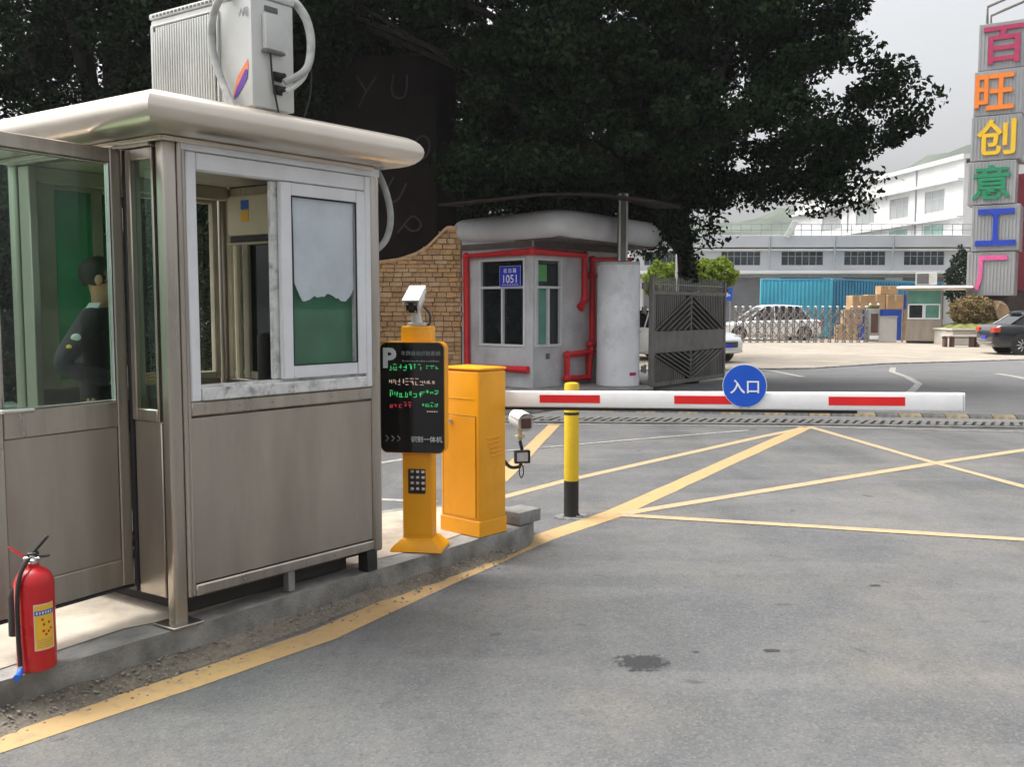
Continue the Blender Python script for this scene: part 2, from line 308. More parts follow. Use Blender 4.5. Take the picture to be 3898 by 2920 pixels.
# ------------------------------------------------------------------ mesh helpers
class G:
    """Collects shapes in one bmesh; obj() links it as ONE mesh object."""
    def __init__(s, f=None):
        s.bm = bmesh.new(); s.f = f
    def box(s, x0, x1, y0, y1, z0, z1, b=0.0, seg=1):
        return s.obox(((x0 + x1) / 2, (y0 + y1) / 2, (z0 + z1) / 2), (abs(x1 - x0), abs(y1 - y0), abs(z1 - z0)), None, b, seg)
    def obox(s, c, size, rot=None, b=0.0, seg=1):
        m = Matrix.Translation(c) @ (rot.to_4x4() if rot else Matrix.Identity(4)) @ Matrix.Diagonal((*size, 1))
        vs = bmesh.ops.create_cube(s.bm, size=1, matrix=m)['verts']
        if b > 0:
            es = list({e for v in vs for e in v.link_edges})
            bmesh.ops.bevel(s.bm, geom=es, offset=b, segments=seg, affect='EDGES', profile=0.5, clamp_overlap=True)
        return s
    def bar(s, p0, p1, w, h, b=0.0, up=(0, 0, 1)):
        p0, p1 = Vector(p0), Vector(p1); d = p1 - p0
        x = d.normalized(); u = Vector(up)
        if abs(x.dot(u)) > 0.99: u = Vector((0, 1, 0))
        y = u.cross(x).normalized(); z = x.cross(y)
        rot = Matrix((x, y, z)).transposed()
        return s.obox((p0 + p1) / 2, (d.length, w, h), rot, b)
    def poly(s, pts):
        return s.bm.faces.new([s.bm.verts.new(p) for p in pts])
    def prism(s, pts, vec):
        vec = Vector(vec); n = len(pts)
        a = [s.bm.verts.new(p) for p in pts]; b = [s.bm.verts.new(Vector(p) + vec) for p in pts]
        s.bm.faces.new(a[::-1]); s.bm.faces.new(b)
        for i in range(n):
            j = (i + 1) % n; s.bm.faces.new((a[i], a[j], b[j], b[i]))
        return s
    def loft(s, rings, cap=True, closed=True):
        vv = [[s.bm.verts.new(p) for p in r] for r in rings]; n = len(rings[0])
        for k in range(len(vv) - 1):
            for i in range(n if closed else n - 1):
                j = (i + 1) % n
                s.bm.faces.new((vv[k][i], vv[k][j], vv[k + 1][j], vv[k + 1][i]))
        if cap and closed:
            s.bm.faces.new(vv[0][::-1]); s.bm.faces.new(vv[-1])
        return s
    def cyl(s, p0, p1, r0, r1=None, n=16):
        return s.tube([p0, p1], r0 if r1 is None else [r0, r1], n)
    def tube(s, pts, r, n=8, smooth=0):
        pts = [Vector(p) for p in pts]
        if smooth:
            q = []
            for i in range(len(pts) - 1):
                a = pts[max(i - 1, 0)]; b = pts[i]; c = pts[i + 1]; d = pts[min(i + 2, len(pts) - 1)]
                for k in range(smooth):
                    t = k / smooth
                    q.append(0.5 * ((2 * b) + (c - a) * t + (2 * a - 5 * b + 4 * c - d) * t * t + (3 * b - a - 3 * c + d) * t ** 3))
            q.append(pts[-1]); pts = q
        rad = r if isinstance(r, (list, tuple)) else [r] * len(pts)
        if len(rad) != len(pts): rad = [rad[0] + (rad[-1] - rad[0]) * i / (len(pts) - 1) for i in range(len(pts))]
        rings = []; prev = None
        for i, p in enumerate(pts):
            t = (pts[min(i + 1, len(pts) - 1)] - pts[max(i - 1, 0)]).normalized()
            if prev is None:
                u = t.orthogonal().normalized()
            else:
                u = (prev - t * prev.dot(t)).normalized()
            prev = u; w = t.cross(u)
            rings.append([p + (u * math.cos(a) + w * math.sin(a)) * rad[i] for a in [2 * math.pi * k / n for k in range(n)]])
        return s.loft(rings)
    def lathe(s, prof, c=(0, 0, 0), n=24):
        cx, cy, cz = c
        return s.loft([[(cx + r * math.cos(2 * math.pi * k / n), cy + r * math.sin(2 * math.pi * k / n), cz + z) for k in range(n)] for r, z in prof])
    def ball(s, c, r, sc=(1, 1, 1), sub=2):
        bmesh.ops.create_icosphere(s.bm, subdivisions=sub, radius=1, matrix=Matrix.Translation(c) @ Matrix.Diagonal((r * sc[0], r * sc[1], r * sc[2], 1)))
        return s
    def mesh(s, name, m, smooth=35):
        bm = s.bm
        if s.f:
            for v in bm.verts: v.co = Vector(s.f(v.co))
        bmesh.ops.recalc_face_normals(bm, faces=bm.faces)
        me = bpy.data.meshes.new(name); bm.to_mesh(me); bm.free()
        for mm in (m if isinstance(m, (list, tuple)) else [m]): me.materials.append(mm)
        if smooth:
            me.polygons.foreach_set('use_smooth', [True] * len(me.polygons))
            me.set_sharp_from_angle(angle=R(smooth))
        return me
    def obj(s, name, m, parent=None, smooth=35, loc=None, rot=None):
        return link(name, s.mesh(name, m, smooth), parent, loc, rot)

def link(name, me, parent=None, loc=None, rot=None):
    o = bpy.data.objects.new(name, me); scene.collection.objects.link(o)
    if parent: o.parent = parent
    if loc: o.location = loc
    if rot: o.rotation_euler = rot
    return o

def tag(o, label, cat, group=None, kind=None):
    o['label'] = label; o['category'] = cat
    if group: o['group'] = group
    if kind: o['kind'] = kind
    return o

def thing(name, label, cat, loc=(0, 0, 0), rz=0.0, group=None):
    o = link(name, None, None, loc, (0, 0, rz)); o.empty_display_size = 0.2
    return tag(o, label, cat, group)

def struct(o, kind='structure'):
    o['kind'] = kind; return o

def copy_tree(o, parent=None):
    c = o.copy(); scene.collection.objects.link(c)
    if parent: c.parent = parent
    for ch in list(o.children): copy_tree(ch, c)
    return c

def text(name, body, m, parent, c, right, up, w=None, h=None, ext=0.002, bold=0.0, stretch=False):
    """Lettering as a mesh: centred at c, running along right, standing along up."""
    cu = bpy.data.curves.new(name, 'FONT'); cu.body = body; cu.extrude = 0.5; cu.offset = bold
    cu.resolution_u = 3
    ob = bpy.data.objects.new(name, cu); scene.collection.objects.link(ob)
    dg = bpy.context.evaluated_depsgraph_get(); dg.update()
    me = bpy.data.meshes.new_from_object(ob.evaluated_get(dg)); me.name = name
    bpy.data.objects.remove(ob); bpy.data.curves.remove(cu)
    co = np.empty(len(me.vertices) * 3); me.vertices.foreach_get('co', co); co = co.reshape(-1, 3)
    lo, hi = co.min(0), co.max(0); size = hi - lo
    if w and h and stretch: sx, sy = w / size[0], h / size[1]
    else:
        sx = sy = min([k for k in ((w / size[0]) if w else None, (h / size[1]) if h else None) if k])
    r = Vector(right).normalized(); u = Vector(up).normalized(); n = r.cross(u)
    loc = (co - (lo + hi) / 2) * np.array([sx, sy, 2 * ext / max(size[2], 1e-6) / 2])
    mt = np.array([r, u, n]); out = loc @ mt + np.array(c)
    me.vertices.foreach_set('co', out.ravel()); me.update()
    me.materials.clear(); me.materials.append(m)
    return link(name, me, parent)

def leaf_cloud(name, centres, size, m, parent=None, aspect=0.5, droop=0.3):
    """Leaf-sized faces scattered at the given points, each turned its own way."""
    n = len(centres); c = np.asarray(centres)
    d = rng.normal(size=(n, 3)); d[:, 2] -= droop; d /= np.linalg.norm(d, axis=1)[:, None]
    e = rng.normal(size=(n, 3)); e -= (e * d).sum(1)[:, None] * d; e /= np.linalg.norm(e, axis=1)[:, None]
    s = size * rng.uniform(0.65, 1.35, n)[:, None]
    nrm = np.cross(d, e)
    v = np.stack([c - d * s * 0.5, c + e * s * aspect * 0.5 + nrm * s * 0.08, c + d * s * 0.5, c - e * s * aspect * 0.5 + nrm * s * 0.08], 1).reshape(-1, 3)
    me = bpy.data.meshes.new(name)
    me.vertices.add(4 * n); me.vertices.foreach_set('co', v.astype(np.float32).ravel())
    me.loops.add(4 * n); me.loops.foreach_set('vertex_index', np.arange(4 * n, dtype=np.int32))
    me.polygons.add(n); me.polygons.foreach_set('loop_start', np.arange(0, 4 * n, 4, dtype=np.int32))
    me.polygons.foreach_set('loop_total', np.full(n, 4, dtype=np.int32))
    me.update(calc_edges=True); me.materials.append(m)
    return link(name, me, parent)

def ring_rect(x, hw, z0, z1, r, n=4):
    """Rounded-rectangle section in the plane x = const."""
    pts = []
    r = min(r, (z1 - z0) / 2 * 0.98, hw * 0.98)
    for cy, cz, a0 in ((hw - r, z1 - r, 0), (-hw + r, z1 - r, 90), (-hw + r, z0 + r, 180), (hw - r, z0 + r, 270)):
        for k in range(n):
            a = R(a0 + 90 * k / (n - 1)); pts.append((x, cy + r * math.cos(a), cz + r * math.sin(a)))
    return pts

# ------------------------------------------------------------------ ground, road, markings
def sheet(name, pts, z, m):
    g = G(); g.poly([(x, y, z) for x, y in pts]); return struct(g.obj(name, m, smooth=0))

g = G(); g.poly([(-900, -200, 0), (900, -200, 0), (900, 1100, 0), (-900, 1100, 0)]); struct(g.obj('ground', M['asphalt'], smooth=0))
sheet('road', [(-30, 12.9), (0.5, 12.72), (6.7, 11.95), (40, 7.9), (40, 30.2), (15.2, 28.3), (10.1, 26.1), (7.6, 24.2), (5.6, 23.7), (-30, 20)], 0.004, M['far_road'])
sheet('plaza', [(5.3, 23.5), (7.6, 24.1), (10.1, 26.0), (15.2, 28.15), (40, 30.0), (60, 60), (-10, 60), (-10, 23)], 0.009, M['plaza'])
gk = G()
pe = [(-6, 22.6), (5.3, 23.5), (7.6, 24.1), (10.1, 26.0), (15.2, 28.15), (40, 30.0)]
for a, b in zip(pe[:-1], pe[1:]): gk.bar((*a, 0.012), (*b, 0.012), 0.14, 0.05, 0.008)
struct(gk.obj('plaza_edge', M['kerb'], smooth=0))

def strip(name, pts, w, z, m, sub=0.35):
    """A painted line: a sheet w wide along the polyline, edges slightly uneven."""
    p = [Vector((*q, 0)) for q in pts]; q = []
    for a, b in zip(p[:-1], p[1:]):
        n = max(1, int((b - a).length / sub))
        q += [a.lerp(b, i / n) for i in range(n)]
    q.append(p[-1]); g = G(); L_, R_ = [], []
    for i, c in enumerate(q):
        t = (q[min(i + 1, len(q) - 1)] - q[max(i - 1, 0)]).normalized(); n = Vector((-t.y, t.x, 0))
        ww = w if not callable(w) else w(i / (len(q) - 1))
        j = random.uniform(-0.004, 0.004)
        L_.append(g.bm.verts.new((*(c + n * (ww / 2 + j))[:2], z))); R_.append(g.bm.verts.new((*(c - n * (ww / 2 + j))[:2], z)))
    for i in range(len(q) - 1): g.bm.faces.new((R_[i], R_[i + 1], L_[i + 1], L_[i]))
    return struct(g.obj(name, m, smooth=0))

strip('edge_line', [(-3.0, 1.9), (-1.83, 3.27), (-1.35, 3.83), (-0.90, 4.385), (-0.37, 5.33), (0.2, 6.297), (0.764, 7.046), (2.2, 9.5), (3.82, 12.25)], 0.175, 0.0022, M['yellow'])
strip('road_line', [(-0.6, 7.1), (-0.244, 7.49), (-0.061, 7.695), (0.464, 8.404), (2.965, 11.297), (3.80, 12.22)], 0.10, 0.0028, M['pale_yellow'])
strip('road_line', [(0.82, 7.04), (2.795, 8.404), (4.289, 9.422), (6.6, 10.92)], 0.11, 0.0034, M['pale_yellow'])
strip('road_line', [(3.88, 12.28), (4.182, 9.715), (4.486, 7.871), (4.9, 5.4)], 0.10, 0.0040, M['pale_yellow'])
strip('road_line', [(0.82, 7.0), (2.206, 6.608), (3.553, 6.208), (5.2, 5.72)], 0.10, 0.0046, M['pale_yellow'])
strip('thin_line', [(-0.08, 10.192), (1.322, 11.018), (3.0, 11.94)], 0.05, 0.0052, M['old_white'])
strip('road_line', [(-0.12, 8.4), (-0.048, 8.834), (0.561, 12.5)], 0.16, 0.0034, M['yellow'])
strip('thin_line', [(-1.9, 7.75), (-1.072, 7.582), (-0.6, 7.48)], 0.09, 0.0040, M['old_white'])
strip('thin_line', [(-2.2, 8.3), (-1.324, 9.393), (-0.9, 9.87)], 0.07, 0.0034, M['old_white'])
strip('thin_line', [(-1.5, 12.75), (0.457, 12.566), (3.836, 12.319), (6.637, 11.75), (12, 11.1)], 0.06, 0.0058, M['old_white'])
strip('worn_arrow_line', [(6.0, 24.2), (6.40, 23.2), (6.52, 21.2)], 0.16, 0.0088, M['old_white'])
strip('worn_arrow_line', [(9.9, 24.6), (9.228, 23.0), (8.85, 21.2), (8.3, 19.3), (7.5, 17.7), (6.871, 16.618)], 0.14, 0.0088, M['old_white'])
strip('worn_arrow_line', [(11.42, 22.3), (11.35, 21.4), (11.0, 19.4)], 0.2, 0.0088, M['old_white'])

def blot(name, c, rx, ry, z, m, n=38, seed=1, rough=0.45):
    r = random.Random(seed); g = G(); pts = []
    for k in range(n):
        a = 2 * math.pi * k / n; s = 1 - rough * r.random()
        pts.append((c[0] + rx * s * math.cos(a), c[1] + ry * s * math.sin(a), z))
    vc = g.bm.verts.new((*c, z)); vv = [g.bm.verts.new(p) for p in pts]
    for k in range(n): g.bm.faces.new((vc, vv[k], vv[(k + 1) % n]))
    return struct(g.obj(name, m, smooth=0))
blot('oil_stain', (0.565, 4.04), 0.19, 0.17, 0.0018, M['oil'], seed=3, rough=0.05)
for i_, (c_, rx_, ry_) in enumerate((((1.18, 4.185), .06, .04), ((2.03, 5.2), .05, .035), ((0.83, 4.17), .03, .025))):
    blot('oil_stain', c_, rx_, ry_, 0.0018, M['oil'], seed=5 + i_, rough=0.05)

# ------------------------------------------------------------------ traffic island
isl = [(-3.2, 1.85), (-1.95, 3.36), (-1.867, 3.46), (-1.70, 3.66), (-1.52, 3.90), (-1.33, 4.12), (-1.05, 4.50), (-0.80, 4.83), (-0.42, 5.30), (-0.165, 5.65), (0.02, 5.90),
       (0.115, 6.08), (0.145, 6.25), (0.12, 6.42), (0.02, 6.58), (-0.16, 6.69), (-0.40, 6.72), (-0.80, 6.56), (-1.25, 6.2), (-2.5, 5.9), (-4.2, 5.4), (-5.2, 3.6)]
isl = [(x - .035, y + .028) if i < 10 else (x, y) for i, (x, y) in enumerate(isl)]
g = G(); g.prism([(x, y, 0.0) for x, y in isl], (0, 0, 0.15))
bmesh.ops.bevel(g.bm, geom=[e for e in g.bm.edges if all(v.co.z > 0.1 for v in e.verts)], offset=0.012, segments=2, affect='EDGES', profile=0.5)
kb = struct(g.obj('kerb', [M['kerb'], M['kerb_face_shaded']], smooth=50))
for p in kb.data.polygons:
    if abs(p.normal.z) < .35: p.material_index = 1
cx, cy = -1.3, 5.0
inner = []
for i, (x, y) in enumerate(isl):
    a = Vector(isl[i - 1]); b = Vector(isl[(i + 1) % len(isl)]); t = (b - a).normalized(); n = Vector((-t.y, t.x))
    w = 0.15 + 0.035 * math.sin(i * 2.1) if i < 12 else 0.10
    q = Vector((x, y)) + n * w; inner.append((q.x, q.y))
sheet('pavement', inner, 0.154, M['island'])
g = G(); q_ = []
for a, b in zip(isl[0:10], isl[1:11]):
    for k in range(6): q_.append(Vector(a).lerp(Vector(b), k / 6))
vv_ = []
for i in range(1, len(q_) - 1):
    t = (q_[i + 1] - q_[i - 1]).normalized(); n = Vector((t.y, -t.x)); hgt = .050 + random.uniform(-.012, .008); wd = .045 + .125 * (1 - i / len(q_)) + random.uniform(-.012, .012)
    vv_.append([g.bm.verts.new((*(q_[i] + n * o), z)) for o, z in ((-.003, hgt), (wd * .35, hgt * .55), (wd, .0014))])
for r0, r1 in zip(vv_[:-1], vv_[1:]):
    for k in range(2): g.bm.faces.new((r0[k], r0[k + 1], r1[k + 1], r1[k]))
struct(g.obj('gutter_dirt', M['dirt'], None, 60))
# grit washed against the kerb foot
g = G()
for k in range(480):
    t = random.random() ** 0.8; i = min(int(t * 9) + 1, 9); f = random.random()
    a, b = Vector(isl[i]), Vector(isl[i + 1]); p = a.lerp(b, f); tt = (b - a).normalized(); n = Vector((tt.y, -tt.x))
    d_ = abs(random.gauss(0.02, 0.09)); p = p + n * d_; s = random.uniform(0.003, 0.009); zz_ = max(0, .05 * (1 - d_ / .15))
    bmesh.ops.create_icosphere(g.bm, subdivisions=1, radius=s, matrix=Matrix.Translation((p.x, p.y, zz_ + s * 0.35)) @ Matrix.Diagonal((1, random.uniform(0.6, 1.2), 0.6, 1)))
struct(g.obj('gravel', M['stone_grit'], smooth=0), 'stuff')

g = G(); g.prism([(x, y, 0) for x, y in ((-5, 13.62), (-.25, 13.5), (.15, 13.62), (.95, 14.65), (2.05, 16.5), (2.55, 17.1), (2.5, 18.8), (-5, 19.2))], (0, 0, .11))
bmesh.ops.bevel(g.bm, geom=[e for e in g.bm.edges if all(v.co.z > 0.1 for v in e.verts)], offset=0.015, segments=2, affect='EDGES', profile=0.5)
ap_ = struct(g.obj('guardhouse_apron', [M['kerb'], M['kerb_face_shaded']], smooth=50))
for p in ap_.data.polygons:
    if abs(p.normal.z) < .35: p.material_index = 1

# ------------------------------------------------------------------ drain channel and speed bump across the lane
dr = thing('drain_channel', 'long concrete drain channel with steel grate bars crossing the lane behind the barrier', 'drain')
path = [Vector((-2.2, 13.22, 0)), Vector((0.6, 12.98, 0)), Vector((3.8, 12.72, 0)), Vector((6.9, 12.32, 0)), Vector((10.5, 11.85, 0))]
g = G()
for a, b in zip(path[:-1], path[1:]):
    t = (b - a).normalized(); n = Vector((-t.y, t.x, 0))
    for s in (-0.27, 0.27): g.bar(a + n * s + Vector((0, 0, 0.012)), b + n * s + Vector((0, 0, 0.012)), 0.09, 0.034, 0.004)
g.obj('channel_edge', M['drain'], dr, 0)
g = G()
for a, b in zip(path[:-1], path[1:]): g.bar(a + Vector((0, 0, 0.008)), b + Vector((0, 0, 0.008)), 0.45, 0.012)
g.obj('channel_bed', M['rubber'], dr, 0)
gb = G().box(-0.222, 0.222, -0.034, 0.034, 0.014, 0.040, 0.005); bar_me = gb.mesh('grate_bar', M['drain'], 0)
k = 0
for a, b in zip(path[:-1], path[1:]):
    n = int((b - a).length / 0.115); ang = math.atan2((b - a).y, (b - a).x)
    for i in range(n):
        p = a.lerp(b, (i + 0.5) / n)
        link('grate_bar', bar_me, dr, (p.x, p.y, random.uniform(-0.004, 0.002)), (0, 0, ang + math.pi / 2 - 0.35 + random.uniform(-.05, .05)))
sb = thing('speed_bump', 'low rubber speed bump of worn yellow and black sections beyond the drain', 'speed bump')
sec = [(-0.15, -0.17, 0.0), (-0.15, -0.12, 0.03), (-0.15, -0.04, 0.048), (-0.15, 0.04, 0.048), (-0.15, 0.12, 0.03), (-0.15, 0.17, 0.0)]
sme = {}
for key, mm in (('y', mat('worn_yellow_rubber', (0.17, 0.14, 0.085), 0.8, var=0.3, scale=12)), ('k', mat('worn_black_rubber', (0.085, 0.082, 0.078), 0.85, var=0.3, scale=12))):
    g = G(); g.prism(sec, (0.295, 0, 0)); sme[key] = g.mesh('bump_section', mm, 0)
bp_ = [Vector((1.25, 14.27, 0.003)), Vector((3.981, 13.75, 0.003)), Vector((9.5, 12.85, 0.003))]
k = 0
for a, b in zip(bp_[:-1], bp_[1:]):
    n = int((b - a).length / 0.30); ang = math.atan2((b - a).y, (b - a).x)
    for i in range(n):
        p = a.lerp(b, (i + 0.5) / n); link('bump_section', sme['yk'[k % 2]], sb, p, (0, 0, ang)); k += 1

# ------------------------------------------------------------------ guard booth
C = Vector((-1.476, 4.105, 0.15)); XD = Vector((0.632, 0.775, 0)); RZ = math.atan2(XD.y, XD.x)
booth = thing('guard_booth', 'stainless steel guard booth with open door and sliding window on the near kerb', 'guard booth', C, RZ)
SK = 0.10
skew = lambda p: (p.x - SK * p.y, p.y, p.z)      # the cabin is not quite square
BG = lambda: G(skew)
LX, LY = 1.168, 1.15
Z0, Z1, ZS, ZT = 0.115, 0.935, 0.988, 2.10
# corner posts
def post(x, y, z0=0.0):
    g = BG(); g.box(x - 0.032, x + 0.032, y - 0.032, y + 0.032, z0, 2.122, 0.016, 4); return g
g = post(0, 0); g.box(-0.075, 0.075, -0.075, 0.075, 0.004, 0.014, 0.003)
g.obj('corner_post', M['steel'], booth)
g = BG()
for dx, r in ((0.043, 0.012), (0.062, 0.009)): g.cyl((dx, -0.024, 0.12), (dx, -0.024, 2.115), r, n=12)
g.box(0.0325, 0.070, -0.024, 0.02, 0.12, 2.115, 0.004)
g.obj('fluted_trim', M['steel'], booth)
for x, y in ((LX, 0), (0, LY), (LX, LY)): post(x, y, 0.1).obj('corner_post', M['steel'], booth)
for x, y, s in ((LX - 0.05, 0.0, 0.035), (0.62, 0.02, 0.02), (LX, LY, 0.035), (0.0, LY, 0.035)):
    g = BG(); g.box(x - s, x + s, y - s, y + s, 0.004, 0.112, 0.003); g.obj('foot', M['grey_metal'] if s < 0.03 else M['black'], booth)
# floor, with an added dark block beneath that keeps the gap in shade
g = BG(); g.box(0.03, LX - 0.03, 0.03, LY - 0.03, 0.085, 0.15, 0.004); g.box(0.12, LX - 0.10, 0.10, LY - 0.04, 0.006, 0.084, 0.004); g.obj('floor_and_shade_block', M['gate_back'], booth)
# front face
g = BG(); g.box(0.071, LX - 0.033, -0.022, 0.012, 0.17, 0.915, 0.004); g.obj('front_panel', M['steel_panel'], booth)
g = BG(); g.box(0.071, LX - 0.033, -0.034, 0.018, Z0, 0.166, 0.006); g.obj('bottom_rail', M['steel'], booth)
g = BG(); g.box(0.071, LX - 0.033, -0.030, 0.018, 0.922, ZS - 0.002, 0.006); g.obj('window_sill_rail', M['steel'], booth)
for k in range(6):
    x = 0.14 + k * 0.18; g = BG(); g.cyl((x, -0.034, 0.141), (x, -0.037, 0.141), 0.006, n=8); g.obj('screw', M['grey_metal'], booth)
    g = BG(); g.cyl((x, -0.030, 0.955), (x, -0.033, 0.955), 0.005, n=8); g.obj('screw', M['grey_metal'], booth)
# front window
win = link('window', None, booth)
g = BG()
x0, x1 = 0.071, LX - 0.033
g.box(x0, x0 + 0.05, -0.034, 0.03, ZS, ZT - 0.025, 0.005); g.box(x1 - 0.042, x1, -0.034, 0.03, ZS, ZT - 0.025, 0.005)
g.box(x0 + 0.051, x1 - 0.043, -0.034, 0.03, ZT - 0.10, ZT - 0.026, 0.005)
g.obj('frame', M['pvc'], win)
g = BG(); g.box(x0 + 0.051, x1 - 0.043, -0.044, 0.03, ZS + 0.001, 1.045, 0.005)
for yy in (-0.012, 0.004, 0.018): g.box(x0 + 0.06, x1 - 0.05, yy - 0.002, yy + 0.002, 1.045, 1.058)
g.obj('sill', M['pvc_dirty'], win)
def sash(gx, xa, xb, ya, yb, za, zb, w, wb=None):
    wb = wb or w
    gx.box(xa, xa + w, ya, yb, za, zb, 0.004); gx.box(xb - w, xb, ya, yb, za, zb, 0.004)
    gx.box(xa + w + 0.0005, xb - w - 0.0005, ya + 0.001, yb - 0.001, zb - w, zb, 0.004); gx.box(xa + w + 0.0005, xb - w - 0.0005, ya + 0.001, yb - 0.001, za, za + wb, 0.004)
g = BG(); sash(g, 0.562, x1 - 0.044, -0.040, -0.012, 1.060, ZT - 0.105, 0.062); g.obj('sliding_sash', M['pvc'], win)
g = BG(); sash(g, 0.53, x1 - 0.05, -0.006, 0.016, 1.060, ZT - 0.105, 0.048); g.obj('sliding_sash', M['pvc_dirty'], win)
g = BG(); sash(g, 0.622, x1 - 0.104, -0.042, -0.030, 1.120, ZT - 0.165, 0.007); g.obj('seal', M['seal'], win)
g = BG(); g.box(0.625, x1 - 0.106, -0.028, -0.024, 1.122, ZT - 0.167); g.obj('pane', M['clear'], win)
g = BG(); g.box(0.58, x1 - 0.10, 0.004, 0.008, 1.11, ZT - 0.155); g.obj('pane', M['sash_film'], win)
# top band and roof line
g = BG(); g.box(0.034, LX + 0.032, -0.034, 0.03, ZT - 0.022, ZT + 0.022, 0.004); g.obj('top_band', M['pvc'], booth)
g = BG(); g.box(-0.048, 0.03, 0.05, LY, 2.09, ZT + 0.022, 0.004); g.obj('top_band', M['steel'], booth)
# left face: narrow light beside the corner post, then the doorway, then a rear panel
g = BG(); g.box(-0.022, 0.016, 0.05, 0.235, Z0, 0.90, 0.004); g.obj('side_panel', M['steel_panel'], booth)
g = BG()
g.box(-0.030, 0.02, 0.205, 0.240, 0.902, 2.088, 0.004); g.box(-0.030, 0.02, 0.050, 0.064, 0.902, 2.088, 0.003); g.box(-0.030, 0.02, 0.065, 0.204, 0.902, 0.955, 0.004)
g.box(-0.030, 0.02, 0.065, 0.204, 2.04, 2.088, 0.004)
g.obj('side_light_frame', M['steel'], booth)
g = BG(); g.box(-0.008, -0.004, 0.064, 0.205, 0.955, 2.04); g.obj('side_light_pane', M['door_glass'], booth)
g = BG(); g.box(-0.03, 0.03, 0.243, 0.262, Z0, 2.088, 0.003); g.obj('door_jamb', M['seal'], booth)
g = BG(); g.box(-0.022, 0.016, LY - 0.14, LY - 0.05, Z0, 2.088, 0.004); g.obj('rear_side_panel', M['steel_panel'], booth)
# right face with a filmed window
g = BG(); g.box(LX - 0.02, LX + 0.02, 0.05, LY - 0.05, Z0, 0.985, 0.004); g.obj('right_panel', M['steel_panel'], booth)
g = BG()
ya, yb = 0.06, LY - 0.06
for ya_, yb_ in ((0.05, 0.11), (0.60, 0.69), (0.92, 0.97), (LY - 0.09, LY - 0.05)): g.box(LX - 0.02, LX + 0.02, ya_, yb_, 0.987, 2.09, 0.004)
spans = ((0.111, 0.599, 'green_film'), (0.691, 0.919, 'dark_glass'), (0.971, LY - 0.091, 'clear'))
for ya_, yb_, _ in spans: g.box(LX - 0.02, LX + 0.02, ya_, yb_, 0.987, 1.03, 0.004); g.box(LX - 0.02, LX + 0.02, ya_, yb_, 2.03, 2.09, 0.004)
g.obj('right_window_frame', M['interior'], booth)
for ya_, yb_, m_ in spans:
    g = BG(); g.box(LX - 0.003, LX + 0.003, ya_, yb_, 1.03, 2.03); g.obj('right_window_pane', M[m_], booth)
# back face: open window on the left, filmed window on the right
yb = LY
g = BG(); g.box(0.05, LX - 0.05, yb - 0.016, yb + 0.02, Z0, 0.985, 0.004); g.obj('back_panel', M['steel_panel'], booth)
g = BG()
for xa, xb in ((0.05, 0.17), (0.37, 0.42), (LX - 0.085, LX - 0.05)): g.box(xa, xb, yb - 0.02, yb + 0.02, 0.987, 2.11, 0.004)
for xa, xb in ((0.171, 0.369), (0.421, LX - 0.086)):
    g.box(xa, xb, yb - 0.02, yb + 0.02, 0.987, 1.03, 0.004); g.box(xa, xb, yb - 0.02, yb + 0.02, 2.0, 2.11, 0.004)
g.obj('back_window_frame', M['interior'], booth)
g = BG(); g.box(0.171, 0.369, yb - 0.003, yb + 0.003, 1.03, 2.0); g.obj('back_window_pane', M['green_film'], booth)
g = BG(); g.box(0.421, LX - 0.086, yb - 0.003, yb + 0.003, 1.03, 2.0); g.obj('back_window_pane', M['clear'], booth)
# ceiling, desk under the window
g = BG(); g.box(0.04, LX - 0.03, 0.04, LY - 0.03, 2.095, 2.118, 0.003); g.box(0.04, LX - 0.03, LY - 0.09, LY - 0.035, 2.02, 2.094, 0.004); g.obj('ceiling_panel', M['interior'], booth)
g = BG(); g.box(0.06, LX - 0.04, 0.04, 0.19, 0.93, 0.955, 0.004); g.obj('desk', M['interior'], booth)
# roof: flat tray with a bull-nosed steel edge
def roof_ring(e, z):
    o = 0.215 + e
    return [(-o, -o, z), (LX + o - .085, -o, z), (LX + o - .085, LY + o, z), (-o, LY + o, z)]
rings = [roof_ring(-0.19, 2.128), roof_ring(-0.12, 2.124)]
for k in range(13):
    a = -math.pi / 2 + math.pi * k / 12
    rings.append(roof_ring(-0.10 + 0.115 * math.cos(a), 2.202 + 0.083 * math.sin(a)))
g = BG(); g.loft(rings)
roof = g.obj('roof', M['roof_steel'], booth, 40)
g = BG(); rr = roof_ring(-0.165, 0)
for i in range(4): g.bar((*rr[i][:2], 2.114), (*rr[(i + 1) % 4][:2], 2.114), 0.02, 0.02, 0.003)
g.obj('roof_trim', M['roof_steel'], booth)
# door leaf, swung wide open
hinge = Vector((0.0 - SK * 0.27 - 0.035, 0.275, 0.14))
dang = math.atan2(-0.851, -0.525) - RZ
door = link('door', None, booth, hinge, (0, 0, dang))
W = 0.635
def DB(): return G()
g = DB()
g.box(0.0, 0.055, -0.018, 0.018, 0.012, 1.95, 0.004); g.box(W - 0.062, W, -0.018, 0.018, 0.012, 1.95, 0.004)
g.box(0.056, W - 0.063, -0.018, 0.018, 1.890, 1.95, 0.004); g.box(0.056, W - 0.063, -0.018, 0.018, 0.735, 0.848, 0.004); g.box(0.056, W - 0.063, -0.018, 0.018, 0.012, 0.135, 0.004)
g.obj('door_frame', M['steel'], door)
g = DB(); g.box(0.057, W - 0.064, -0.010, 0.010, 0.136, 0.734, 0.002); g.obj('door_panel', M['steel_panel'], door)
g = DB(); sash(g, 0.057, W - 0.064, -0.014, 0.014, 0.849, 1.889, 0.009); g.obj('glazing_bead', M['chrome'], door)
g = DB(); g.box(0.066, W - 0.073, -0.003, 0.003, 0.858, 1.880); g.obj('door_pane', M['door_glass'], door)
g = DB(); g.box(0.0, W, -0.021, 0.021, 0.0, 0.010); g.obj('kick_strip', M['seal'], door)
